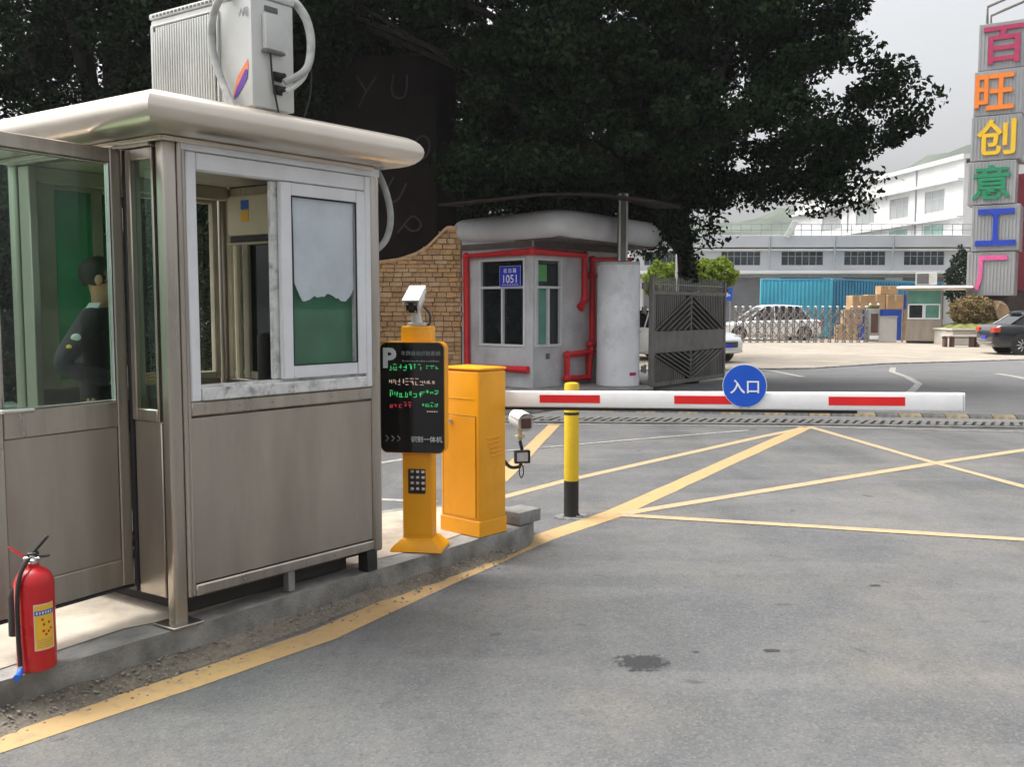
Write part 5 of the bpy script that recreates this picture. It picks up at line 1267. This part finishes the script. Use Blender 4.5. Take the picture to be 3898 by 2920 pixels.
# ------------------------------------------------------------------ cars
def car(name, label, paint, loc, rz, L=4.6, Wd=1.80, Ht=1.46, suv=False, hood_face=True):
    """Local +x is the nose. Lower body lofted through stations, glasshouse on top, wheels in their arches."""
    t = thing(name, label, 'car', loc, rz); hw = Wd / 2; h = L / 2
    hood, belt, deck = (.86, .98, 1.00) if not suv else (1.0, 1.08, 1.08)
    st = [(-h, hw * .80, .42, .72), (-h + .06, hw * .90, .30, deck - .08), (-h + .25, hw * .97, .24, deck), (-h + .95, hw, .20, belt + .01), (-.3, hw, .18, belt), (.85, hw, .18, belt - .02),
          (h - .95, hw * .99, .20, hood + .03), (h - .40, hw * .95, .22, hood - .05), (h - .12, hw * .86, .26, hood - .16), (h, hw * .72, .36, .62)]
    g = G(); g.loft([ring_rect(x, w, z0, z1, .12, 5) for x, w, z0, z1 in st]); g.obj('body', paint, t, 50)
    # glasshouse
    gs = [(-h + .55, hw * .80, hw * .74, .985 * belt, belt + .02), (-h + 1.12, hw * .90, hw * .70, belt - .02, Ht - .07), (-.45, hw * .92, hw * .68, belt - .02, Ht - .03), (.25, hw * .92, hw * .69, belt - .02, Ht - .05), (1.22, hw * .86, hw * .78, belt - .05, belt + .0)]
    if suv: gs[0] = (-h + .25, hw * .85, hw * .8, belt - .02, belt + .05); gs[1] = (-h + .55, hw * .90, hw * .72, belt - .02, Ht - .06)
    g = G(); g.loft([[(x, wb, z0), (x, wt, z1), (x, -wt, z1), (x, -wb, z0)] for x, wb, wt, z0, z1 in gs]); g.obj('glasshouse', M['dark_glass'], t, 20)
    g = G(); rr_ = [(gs[1][0] - .18, .60, Ht - .10)] + [(x, wt - .0, z1 + .025) for x, wb, wt, z0, z1 in gs[1:4]] + [(.42, hw * .70, Ht - .10)]
    g.loft([[(x, w, z - .035), (x, w * .9, z + .012), (x, 0, z + .026), (x, -w * .9, z + .012), (x, -w, z - .035)] for x, w, z in rr_]); g.obj('roof', paint, t, 50)
    for s in (-1, 1):
        g = G()
        for (xa, xb, wa, wb, za, zb) in ((gs[3][0] + .02, 1.25, gs[3][2], gs[4][1], gs[3][4], belt - .02), (gs[1][0], gs[0][0] - .02, gs[1][2], gs[0][1], gs[1][4], belt)): g.bar((xa, s * (wa + .01), za), (xb, s * (wb + .012), zb), .05, .05, .01)
        g.bar((-.12, s * (hw * .92 + .004), belt - .02), (-.14, s * (hw * .685 + .004), Ht - .06), .03, .07, .005)
        g.obj('pillar_trim', paint, t)
        g = G(); g.box(.72, .90, *sorted((s * (hw + .02), s * (hw + .20))), belt + .0, belt + .13, .03, 2); g.obj('mirror', paint, t)
        g = G(); g.bar((-1.1, s * (hw + .004), belt - .015), (1.0, s * (hw + .004), belt - .03), .012, .022, .003); g.obj('belt_trim', M['chrome'], t)
        g = G(); g.box(-.35, -.20, *sorted((s * hw, s * (hw + .025))), belt - .16, belt - .13, .005); g.obj('door_handle', M['chrome'], t)
        g = G(); g.box(h - .62, h - .20, *sorted((s * hw * .60, s * hw * .945)), hood - .20, hood - .09, .03, 2); g.obj('headlight', M['lamp_clear'], t)
        g = G(); g.box(-h - .005, -h + .30, *sorted((s * hw * .58, s * hw * .955)), deck - .27, deck - .10, .03, 2); g.obj('tail_light', M['lamp_red'], t)
        for x in (-h + .92, h - .86):
            w = link('wheel', None, t, (x, s * (hw - .09), .325))
            g = G(); g.lathe([(.20, -.10), (.31, -.105), (.328, -.07), (.328, .07), (.31, .105), (.20, .10)], n=28)
            for v in g.bm.verts: v.co = Vector((v.co.x, -v.co.z, v.co.y))
            g.obj('tyre', M['rubber'], w, 40)
            g = G()
            for k in range(10):
                a = 2 * math.pi * k / 10; g.bar((.05 * math.cos(a), s * .085, .05 * math.sin(a)), (.21 * math.cos(a), s * .09, .21 * math.sin(a)), .03, .03, .004, up=(0, 1, 0))
            g.cyl((0, s * .06, 0), (0, s * .098, 0), .055, n=14)
            rr2 = [(.205 * math.cos(2 * math.pi * k / 24), s * .085, .205 * math.sin(2 * math.pi * k / 24)) for k in range(25)]; g.tube(rr2, .014, 6)
            g.obj('rim', M['alloy'], w, 30)
            g = G(); g.cyl((x, s * (hw - .2), .335), (x, s * (hw + .004), .335), .375, n=28); g.obj('wheel_arch', M['rubber'], t)
    g = G(); g.box(h - .10, h + .02, -.45, .45, .42, .60, .03, 2); g.obj('grille', M['black'], t)
    g = G(); g.box(h - .02, h + .03, -hw * .7, hw * .7, .28, .36, .02, 2); g.box(h + .018, h + .03, -.42, .42, .61, .63, .004); g.obj('bumper_trim', M['chrome'], t)
    g = G(); g.box(h + .021, h + .03, -.22, .22, .43, .53, .003); g.box(-h - .02, -h - .006, -.22, .22, .50, .62, .003); g.obj('number_plate', M['plate_blue'], t)
    g = G(); g.bar((-h - .012, -hw * .72, .40), (-h - .012, hw * .72, .40), .03, .035, .006); g.obj('rear_trim', M['chrome'], t)
    return t
car('parked_car', 'black sedan parked by the planter with its tail toward the bench', M['car_black'], (18.2, 31.6, .01), R(-8), 4.7, 1.83, 1.47)
car('parked_car', 'white car nosing out from behind the dark steel gate leaf', M['car_white'], (4.62, 28.2, .01), R(-52), 4.5, 1.82, 1.50)
car('parked_car', 'white car parked behind the folding steel gate', M['car_white'], (12.2, 45.6, .01), R(183), 4.9, 1.9, 1.68)

# ------------------------------------------------------------------ folding gate at the far entrance
fg = thing('folding_gate', 'stainless steel folding lattice gate with crossed bars and a dark drive head', 'gate')
x0_, x1_, fy_ = 9.95, 15.75, 42.3
nf = 19
for k in range(nf):
    x = x0_ + (x1_ - x0_) * k / (nf - 1)
    g = G(); g.tube([(x, fy_ - .14, .06), (x, fy_ - .14, 1.46), (x, fy_ - .08, 1.56), (x, fy_ + .08, 1.56), (x, fy_ + .14, 1.46), (x, fy_ + .14, .06)], .027, 6); g.obj('upright', M['stainless'], fg)
    g = G(); g.box(x - .05, x + .05, fy_ - .16, fy_ + .16, .01, .07, .01); g.obj('caster_foot', M['grey_metal'], fg)
    g = G(); g.ball((x, fy_, 1.60), .055, (1.3, 1.6, .7), 2); g.obj('top_cap', M['ac_white'], fg)
dxk = (x1_ - x0_) / (nf - 1)
for k in range(nf - 1):
    x = x0_ + dxk * k
    for i in range(3):
        for o, (za, zb) in ((-.165, (.12 + i * .45, .56 + i * .45)), (-.14, (.56 + i * .45, .12 + i * .45))):
            g = G(); g.bar((x, fy_ + o, za), (x + dxk, fy_ + o, zb), .016, .044, .003); g.obj('cross_bar', M['stainless'], fg, 0)
hd = link('drive_head', None, fg)
g = G(); g.box(15.80, 16.28, fy_ - .22, fy_ + .22, .05, 1.52, .03, 2); g.obj('head_case', M['grey_metal'], hd)
g = G(); g.box(15.88, 16.20, fy_ - .226, fy_ - .221, .45, 1.30, .002); g.obj('head_panel', M['dark_wood'], hd)
g = G(); g.box(15.84, 16.24, fy_ - .24, fy_ - .221, .16, .32, .01); g.obj('white_bumper', M['white'], hd)
g = G(); g.box(15.82, 16.26, fy_ - .2, fy_ + .2, 1.525, 1.66, .03, 2); g.obj('head_top', M['turf'], hd)
for x in (15.86, 16.22): g = G(); g.ball((x, fy_ - .15, 1.70), .06, sub=2); g.obj('head_lamp', M['lamp_clear'], hd)
lw = thing('white_wall', 'short pale wall panel between the drive head and the rail gate', 'wall')
g = G(); g.box(16.42, 17.30, 42.7, 42.95, 0, 1.13, .02); g.obj('panel', M['bld_white'], lw)
g = G(); g.box(16.40, 17.32, 42.68, 42.97, 1.131, 1.17, .01); g.obj('coping', M['planter'], lw)
rg = thing('rail_gate', 'narrow steel rail side gate between pale wall and far booth', 'gate')
for x in (17.08 - .0, 17.26): pass
g = G(); g.box(17.36, 17.42, 42.3, 42.36, 0, 1.5, .006); g.box(16.92 + .4, 16.98 + .4, 41.9, 41.96, 0, 1.45, .006) if False else None; g.obj('gate_post', M['grey_metal'], rg)
for k in range(5):
    g = G(); x = 17.46 + k * .09; g.box(x - .014, x + .014, 41.95, 41.98, .12, 1.30, .004); g.obj('rail_bar', M['stainless'], rg, 0)
g = G()
for z in (.12, .62, .95, 1.28): g.box(17.43, 17.85, 41.955, 41.975, z, z + .03, .003)
g.obj('cross_rail', M['stainless'], rg)

# far booth
fb = thing('far_guard_booth', 'small steel guard booth with white window frames at the far entrance', 'guard booth', (17.15, 41.4, 0), R(-26))
g = G(); g.box(0, 1.42, 0, 1.4, .12, 1.05, .012); g.obj('lower_panel', M['steel_panel'], fb)
g = G(); g.box(.03, 1.40, .05, 1.35, .03, .118); g.obj('plinth', M['black'], fb)
for x in (0.0, 1.36):
    for y in (0.0, 1.34): g = G(); g.box(x, x + .06, y, y + .06, 1.052, 2.30, .005); g.obj('corner_post', M['steel'], fb)
for xa, xb, m_ in ((.07, .70, 'dark_glass'), (.72, 1.35, 'green_glass')):
    w = link('window', None, fb); g = G()
    g.box(xa, xa + .05, -.02, .03, 1.07, 1.72, .004); g.box(xb - .05, xb, -.02, .03, 1.07, 1.72, .004); g.box(xa + .051, xb - .051, -.02, .03, 1.07, 1.12, .004); g.box(xa + .051, xb - .051, -.02, .03, 1.67, 1.72, .004)
    g.obj('frame', M['pvc'], w); g = G(); g.box(xa + .05, xb - .05, 0, .006, 1.12, 1.67); g.obj('pane', M[m_], w)
g = G(); g.box(.07, 1.35, .0, .008, 1.73, 2.28); g.obj('upper_pane', M['green_glass'], fb)
g = G(); g.box(1.385, 1.392, .07, 1.33, 1.06, 2.28); g.obj('side_pane', M['far_glass'], fb)
g = G(); g.box(1.37, 1.41, .45, .50, 1.06, 2.28, .003); g.box(1.37, 1.41, .07, 1.33, 1.60, 1.65, .003); g.obj('side_frame', M['interior'], fb)
g = G(); g.loft([[(-.35 - e, -.4 - e, z), (2.55 + e, -.4 - e, z), (2.55 + e, 1.8 + e, z), (-.35 - e, 1.8 + e, z)] for e, z in ((-.05, 2.33), (.03, 2.36), (.05, 2.42), (0, 2.47), (-.2, 2.50))]); g.obj('roof', M['roof_steel'], fb, 30)
g = G(); g.cyl((2.35, -.2, .02), (2.35, -.2, 2.33), .035, n=10); g.obj('roof_post', M['stainless'], fb)
a2 = thing('rooftop_air_conditioner', 'small white air conditioner standing on the roof of the far guard booth', 'air conditioner', (17.55, 41.5, 2.50), R(-24))
g = G(); g.box(0, .86, 0, .32, .03, .58, .012); g.obj('case', M['ac_white'], a2)
g = G(); g.box(.05, .53, -.006, -.0005, .08, .53, .002); g.obj('grille_recess', M['ac_dark'], a2)
for k in range(9): g = G(); g.box(.06, .52, -.016, -.007, .095 + k * .048, .112 + k * .048, .002); g.obj('slat', M['shutter'], a2, 0)
for x in (.1, .76): g = G(); g.box(x - .04, x + .04, .02, .30, 0, .029, .003); g.obj('foot', M['black'], a2)

# planter with rocks and turf, bench
pl = thing('planter', 'long low stone planter with turf mound in front of the sign tower', 'planter', (18.05, 38.9, 0), R(-4))
g = G(); g.box(0, 4.2, 0, 2.6, 0, .62, .02); g.obj('planter_wall', M['planter'], pl)
g = G(); g.box(-.06, 4.26, -.06, 2.66, .621, .70, .015); g.obj('coping', M['planter'], pl)
g = G(); n = 14
hv = [[g.bm.verts.new((.05 + 4.1 * i / n, .05 + 2.5 * j / n, .705 + .42 * math.sin(math.pi * i / n) ** .7 * math.sin(math.pi * j / n) ** .7 * (.8 + .3 * math.sin(i * 1.7 + j)))) for i in range(n + 1)] for j in range(n + 1)]
for j in range(n):
    for i in range(n): g.bm.faces.new((hv[j][i], hv[j][i + 1], hv[j + 1][i + 1], hv[j + 1][i]))
struct(g.obj('turf', M['turf'], pl, 60), 'stuff')
def rock(label, c, sx, sy, sz, seed):
    g = G(); g.ball((0, 0, 0), 1, sub=2); r = random.Random(seed); ph = [r.uniform(0, 6) for _ in range(6)]
    for v in g.bm.verts:
        q = v.co; k = 1 + .16 * math.sin(3 * q.x + ph[0]) * math.cos(3 * q.y + ph[1]) + .10 * math.sin(7 * q.z + ph[2] + 4 * q.x) + .05 * math.sin(13 * q.y + ph[3])
        v.co = Vector((q.x * sx * k, q.y * sy * k, max(q.z * k, -.6) * sz))
    for v in g.bm.verts: v.co *= r.uniform(.88, 1.1)
    o = g.obj('boulder', M['rock'], None, 18, c); return tag(o, label, 'boulder')
bush('rounded brownish shrub growing on the planter beside the far booth', (19.3, 39.9), .85, .6, .85, 2.05, 5200, 11, M['brown_leaf'], .12)
rock('smaller tan boulder on the planter just behind the black car', (20.35, 39.9, 1.35), .42, .45, .62, 5)
be_ = thing('bench', 'dark wooden bench with thick legs in front of the stone planter', 'bench', (16.95, 37.3, 0), R(-8))
g = G()
for k in range(3): g = G(); g.box(0, 1.45, .02 + k * .14, .14 + k * .14, .42, .47, .006); g.obj('seat_plank', M['planter'], be_)
for x in (.06, .32, 1.05, 1.25):
    g = G(); g.box(x, x + .12, .06, .36, 0, .418, .008); g.obj('leg', M['dark_wood'], be_)
g = G(); g.box(.0, 1.45, .18, .24, .36, .40, .004); g.obj('beam', M['dark_wood'], be_)

# ------------------------------------------------------------------ sign tower
tw = thing('sign_tower', 'tall grey sign tower of stacked ribbed boxes with coloured Chinese characters', 'sign tower', (19.22, 40.4, 0), R(-32))
g = G(); g.box(.42, 1.55, .30, 1.3, 0, 13.0, .02); g.obj('mast', M['tower_base'], tw)
levels = [('百', 'let_crimson', 11.35, 13.25, .14, 1.85), ('旺', 'let_orange', 9.50, 11.32, .04, 1.85), ('创', 'let_yellow', 7.65, 9.47, .0, 1.85), ('意', 'let_green', 5.85, 7.62, -.06, 1.75), ('工', 'let_blue', 3.92, 5.82, .14, 1.8), ('厂', 'let_pink', 2.06, 3.89, .02, 1.8)]
for ch_, m_, z0_, z1_, xo, w_ in levels:
    lv = link('sign_box', None, tw); dy = .06 * math.sin(z0_ * 3)
    g = G(); g.box(xo, xo + w_, dy, dy + 1.7, z0_, z1_, .012); g.obj('case', M['tower_grey'], lv)
    g = G()
    k = 0; x = xo + .03
    while x < xo + w_ - .03: g.box(x, x + .06, dy - .022, dy - .0005, z0_ + .02, z1_ - .02, .0); x += .13
    g.obj('cladding_rib', M['tower_grey'], lv, 0)
    hh = (z1_ - z0_) * .80
    text('character', ch_, M[m_], lv, (xo + w_ * .48 + (-.12 if ch_ in '旺' else .05), dy - .06, (z0_ + z1_) / 2 + .02), (1, 0, 0), (0, 0, 1), w=hh * (1.0 if ch_ != '厂' else .82), h=hh, ext=.06, bold=.018, stretch=True)
fr = [(.35, 0, 13.255), (.35, 0, 13.95), (2.7, 0, 14.6)]
g = G(); g.tube([(.42, .1, 13.255), (.42, .1, 13.95), (2.9, .1, 14.75)], .06, 8); g.tube([(.42, 1.5, 13.255), (.42, 1.5, 13.95), (2.9, 1.5, 14.75)], .06, 8); g.obj('top_frame', M['gate'], tw, 40)
rt = thing('red_tower', 'dark red tower slab rising behind the sign boxes with dark base', 'tower', (22.5, 41.8, 0), R(-32))
g = G(); g.box(-.55, 3.0, 0, 1.6, 2.3, 7.4, .03); g.obj('slab', M['tower_red'], rt, 0)
g = G(); g.box(-1.0, 3.0, .05, 1.5, 0, 2.299, .02); g.obj('base', M['tower_base'], rt, 0)

# ------------------------------------------------------------------ yard: shipping shed, cartons, crates
ct = thing('blue_container', 'light blue corrugated container with deeper blue long side in the yard', 'container')
fp = [(12.62, 48.2), (15.95, 47.6), (24.4, 54.2), (21.2, 55.4)]
def corr(name, a, b, z0, z1, m, n, dep=.05):
    a, b = Vector((*a, 0)), Vector((*b, 0)); d = (b - a); nn = Vector((d.y, -d.x, 0)).normalized(); g = G(); prev = None
    for k in range(2 * n + 1):
        p = a + d * k / (2 * n)
        for o in ((0, dep) if k % 2 else (dep, 0)):
            q = p + nn * o; cur = (g.bm.verts.new((*q[:2], z0)), g.bm.verts.new((*q[:2], z1)))
            if prev: g.bm.faces.new((prev[0], cur[0], cur[1], prev[1]))
            prev = cur
    return g.obj(name, m, ct, 0)
corr('corrugated_end', fp[0], fp[1], .1, 2.9, M['awn_blue'], 18)
corr('corrugated_side', fp[1], fp[2], .1, 2.9, M['awn_deep'], 40)
g = G(); g.prism([(x + .0, y + .06, .08) for x, y in fp], (0, 0, 2.80)); g.obj('box', M['awn_deep'], ct, 0)
for x, y in fp: g = G(); g.box(x - .06, x + .06, y - .06, y + .06, 0, 3.0, .01); g.obj('corner_post', M['awn_blue'], ct)
g = G()
for (xa, ya), (xb, yb) in zip(fp, fp[1:] + fp[:1]): g.bar((xa, ya, 2.96), (xb, yb, 2.96), .1, .1, .01)
g.obj('top_rail', M['awn_deep'], ct)
sk = [(15.55, .0, .9, .75, 'c'), (16.2, .0, .7, .75, 'b'), (16.9, .0, .85, .80, 'c'), (17.75, .0, .85, .75, 'b'), (15.9, .76, .8, .70, 'c'), (16.75, .81, .9, .65, 'b'), (17.65, .76, .9, .72, 'b'), (16.15, 1.47, .75, .68, 'c'), (16.95, 1.47, .85, .72, 'c'), (17.8, 1.49, .8, .70, 'c'), (18.45, 1.50, .6, .68, 'b'), (17.55, 2.20, .8, .40, 'c'), (18.5, .0, .7, .9, 'c'), (18.5, .91, .7, .58, 'c')]
lbl = {0: 'brown carton on the ground at the low end of the yard stack', 1: 'blue crate on the ground second in the yard stack', 2: 'brown carton on the ground mid stack behind the folding gate', 3: 'blue crate on the ground beside the far booth stack end', 4: 'brown carton on the second layer at the sloping stack end', 5: 'blue crate on the second layer mid stack', 6: 'blue crate on the second layer above the pale wall', 7: 'brown carton on the third layer at the sloping stack end', 8: 'wide brown carton on the third layer mid stack', 9: 'brown carton on the third layer above the pale wall', 10: 'blue crate on the third layer touching the far booth', 11: 'flat brown carton topmost on the yard stack', 12: 'brown carton on the ground behind the rail gate', 13: 'small brown carton on the second layer behind the rail gate'}
for i, (x, z, w, h_, k_) in enumerate(sk):
    nm = 'carton' if k_ == 'c' else 'crate'; o = thing(nm, lbl[i], nm, (x + w / 2, 45.6 + .06 * (i % 3), z + .001), R(3 * ((i * 7) % 5 - 2)), 'goods stacked in the yard')
    g = G(); g.box(-w / 2, w / 2, -.35, .35, 0, h_ - .012, .012); g.obj('box', M['carton'] if k_ == 'c' else M['crate_blue'], o)
    g = G()
    if k_ == 'c': g.box(-.035, .035, -.3512, -.3505, h_ * .55, h_ - .012); g.box(-.035, .035, -.35, .35, h_ - .0118, h_ - .0105)
    else: g.box(-w / 2 - .01, w / 2 + .01, -.36, .36, h_ - .08, h_ - .011, .006); g.box(-w * .3, w * .3, -.356, -.3505, h_ * .25, h_ * .5, .002)
    g.obj('tape' if k_ == 'c' else 'rim', M['beige'] if k_ == 'c' else M['crate_blue'], o)
bs = thing('blue_sign', 'small blue sign board on a grey stand behind the gate end', 'sign', (9.0, 40.0, 0), R(6))
g = G(); g.box(-.26, .26, -.02, .02, 1.85, 2.42, .01); g.obj('board', M['blue'], bs)
g = G(); g.bar((-.15, -.022, 2.25), (.16, -.022, 2.05), .002, .07); g.bar((-.05, -.022, 2.0), (.12, -.022, 2.12), .002, .05); g.obj('white_mark', M['print_white'], bs, 0)
for x in (-.18, .18): g = G(); g.cyl((x, .03, 0), (x, .03, 2.3), .025, n=8); g.obj('stand', M['grey_metal'], bs)

# ------------------------------------------------------------------ buildings beyond
lb = thing('workshop_building', 'long low pale grey workshop with dark ribbon windows and grey roller shutters', 'building', (7.4, 60.0, 0), R(-1.2))
Lb = 23.5
wins = [(.9, 3.0), (5.7, 8.15), (9.45, 12.05), (13.35, 15.9), (17.05, 19.55), (20.9, 23.2)]
g = G()
g.box(0, Lb, .12, 9, 0, 5.05); g.obj('wall_core', M['bld_grey'], lb, 0)
g = G(); g.box(-.1, Lb, -.02, .119, 3.62, 4.22); g.box(-.1, Lb, -.02, .119, 5.06, 5.30)
ed = [0] + [q for w_ in wins for q in w_] + [Lb]
for a, b in zip(ed[::2], ed[1::2]):
    if b > a: g.box(a, b, -.02, .119, 0, 3.619); g.box(a, b, -.02, .119, 4.221, 5.059)
g.obj('wall', M['bld_grey'], lb, 0)
g = G(); g.box(-.15, Lb + .1, -.45, .11, 5.301, 6.05, .03); g.obj('parapet', M['bld_grey'], lb, 0)
g = G(); g.box(-.2, Lb + .1, -.35, -.03, 5.10, 5.22, .01); g.box(-.2, Lb + .1, -.9, -.03, 3.66, 3.84, .01); g.obj('ledge', M['bld_white'], lb, 0)
g = G(); g.box(-.2, Lb + .1, -.12, -.025, 3.45, 3.655, .01); g.obj('shutter_beam', M['rail'], lb, 0)
for i, (a, b) in enumerate(wins):
    w = link('window', None, lb); g = G(); g.box(a, b, .05, .07, 4.221, 5.059); g.obj('pane', M['far_glass'], w, 0)
    g = G(); n = 6
    for k in range(n + 1): g.box(a + (b - a) * k / n - .022, a + (b - a) * k / n + .022, .0, .049, 4.222, 5.058)
    g.box(a, b, .0, .048, 4.75, 4.79); g.obj('mullion', M['rail'] if i else M['shutter'], w, 0)
    s_ = link('roller_shutter', None, lb); g = G()
    for k in range(24): g.box(a, b, .06, .10 - .012 * (k % 2), k * .145, k * .145 + .14, .0)
    g.obj('shutter_slats', M['shutter'], s_, 0); struct(bpy.data.objects[s_.children[0].name], 'stuff')
    g = G(); g.box(a - .06, a - .001, -.03, .11, 0, 3.44); g.obj('guide', M['rail'], s_, 0)
    g = G(); g.box(b + .001, b + .06, -.03, .11, 0, 3.44); g.obj('guide', M['rail'], s_, 0)
g = G()
for z in (6.35, 6.7): g.box(-.1, Lb, -.33, -.29, z, z + .035)
x = 0
while x < Lb: g.box(x, x + .04, -.33, -.29, 6.051, 6.70); x += .62
g.obj('roof_railing', M['rail'], lb, 0)
g = G(); g.bar((9.6, -.6, 5.9), (10.1, -.7, 6.9), .1, .35, .02); g.obj('floodlight', M['ac_white'], lb)
for x in (8.9, 12.9, 16.5): g = G(); g.cyl((x - .3, -.5, 3.9), (x - .3, -.5, 6.0), .05, n=8); g.obj('downpipe', M['rail'], lb)

tbld = thing('white_factory_building', 'tall white factory building with ledges and green-tinted windows behind the workshop', 'building', (31.0, 66.0, 0), math.atan2(1, -.135))
Lt, Ht_ = 27.0, 11.75
rows = [(4.2, 7.55, 'blind_green'), (8.45, 10.0, 'blind_grey')]
wn_x = [(2.2, 4.7), (6.9, 9.6), (11.9, 15.0), (17.6, 21.2)]
g = G(); g.box(0, Lt, -14, -.12, 0, Ht_ - .3); g.obj('wall_core', M['bld_white'], tbld, 0)
g = G(); zed = [0]
for r_ in rows: zed += [r_[0], r_[1]]
zed.append(Ht_)
for a, b in zip(zed[::2], zed[1::2]): g.box(-.02, Lt, -.119, .02, a, b)
xe = [-.02] + [q for w_ in wn_x for q in w_] + [Lt]
for za, zb, _ in rows:
    for a, b in zip(xe[::2], xe[1::2]): g.box(a, b, -.119, .02, za + .001, zb - .001)
g.obj('wall', M['bld_white'], tbld, 0)
for za, zb, m_ in rows:
    for a, b in wn_x:
        w = link('window', None, tbld); g = G(); g.box(a, b, -.08, -.06, za, zb); g.obj('pane', M[m_], w, 0)
        g = G()
        for k in range(4): q = a + (b - a) * k / 3; g.box(q - .03, q + .03, -.059, -.03, za, zb)
        g.box(a, b, -.059, -.022, za + (zb - za) * .6, za + (zb - za) * .6 + .05); g.obj('mullion', M['bld_grey'], w, 0)
g = G()
for z in (7.75, 10.32): g.box(-.02, Lt, .021, .45, z, z + .16)
g.box(-.3, Lt, -14, .3, Ht_ + .001, Ht_ + .30); g.obj('ledge', M['bld_white'], tbld, 0)
g = G()
for x in (5.8, 16.3): g.cyl((x, .08, 0), (x, .08, Ht_), .06, n=8)
g.obj('downpipe', M['rail'], tbld)

bush('tall dark green shrub at the right end of the long workshop', (26.1, 55.0), 1.0, .8, 1.2, 4.9, 3200, 7, M['leaf'], .22, name='tall_shrub')

# ------------------------------------------------------------------ hills and air
ridge = [(-400, 40), (-150, 46), (0, 40), (60, 34), (80, 33.0), (92, 36), (100, 37.2), (109, 40), (121, 41), (140, 52), (160, 60), (168, 63), (181, 66), (200, 63), (240, 70), (330, 58), (460, 40)]
g = G(); nx, ny = 120, 8; gv = []
def rid(x):
    for (xa, za), (xb, zb) in zip(ridge[:-1], ridge[1:]):
        if xa <= x <= xb: t = (x - xa) / (xb - xa); t = t * t * (3 - 2 * t); return za + (zb - za) * t
    return 30
for j in range(ny):
    row_ = []
    for i in range(nx):
        x = -400 + 860 * i / (nx - 1); f = j / (ny - 1)
        z = rid(x) * math.sin(f * math.pi / 2) ** .8 + 1.6 * math.sin(x * .31 + j) * f + 1.0 * math.sin(x * .83 + 2 * j) * f
        row_.append(g.bm.verts.new((x, 250 + 130 * f, z - .5 if j else -1)))
    gv.append(row_)
for j in range(ny - 1):
    for i in range(nx - 1): g.bm.faces.new((gv[j][i], gv[j][i + 1], gv[j + 1][i + 1], gv[j + 1][i]))
struct(g.obj('hills', M['hill'], None, 80))

# the air between: one closed box of thin haze round everything below the sky
hz, nt_, out_ = new_mat('haze_air')
pv = nt_.nodes.new('ShaderNodeVolumePrincipled'); pv.inputs['Density'].default_value = 0.00045; pv.inputs['Color'].default_value = (0.93, 0.95, 0.97, 1); pv.inputs['Anisotropy'].default_value = 0.2
nt_.links.new(pv.outputs[0], out_.inputs['Volume'])
g = G(); g.box(-905, 905, -205, 1105, -2, 90); struct(g.obj('haze', hz, None, 0), 'stuff')
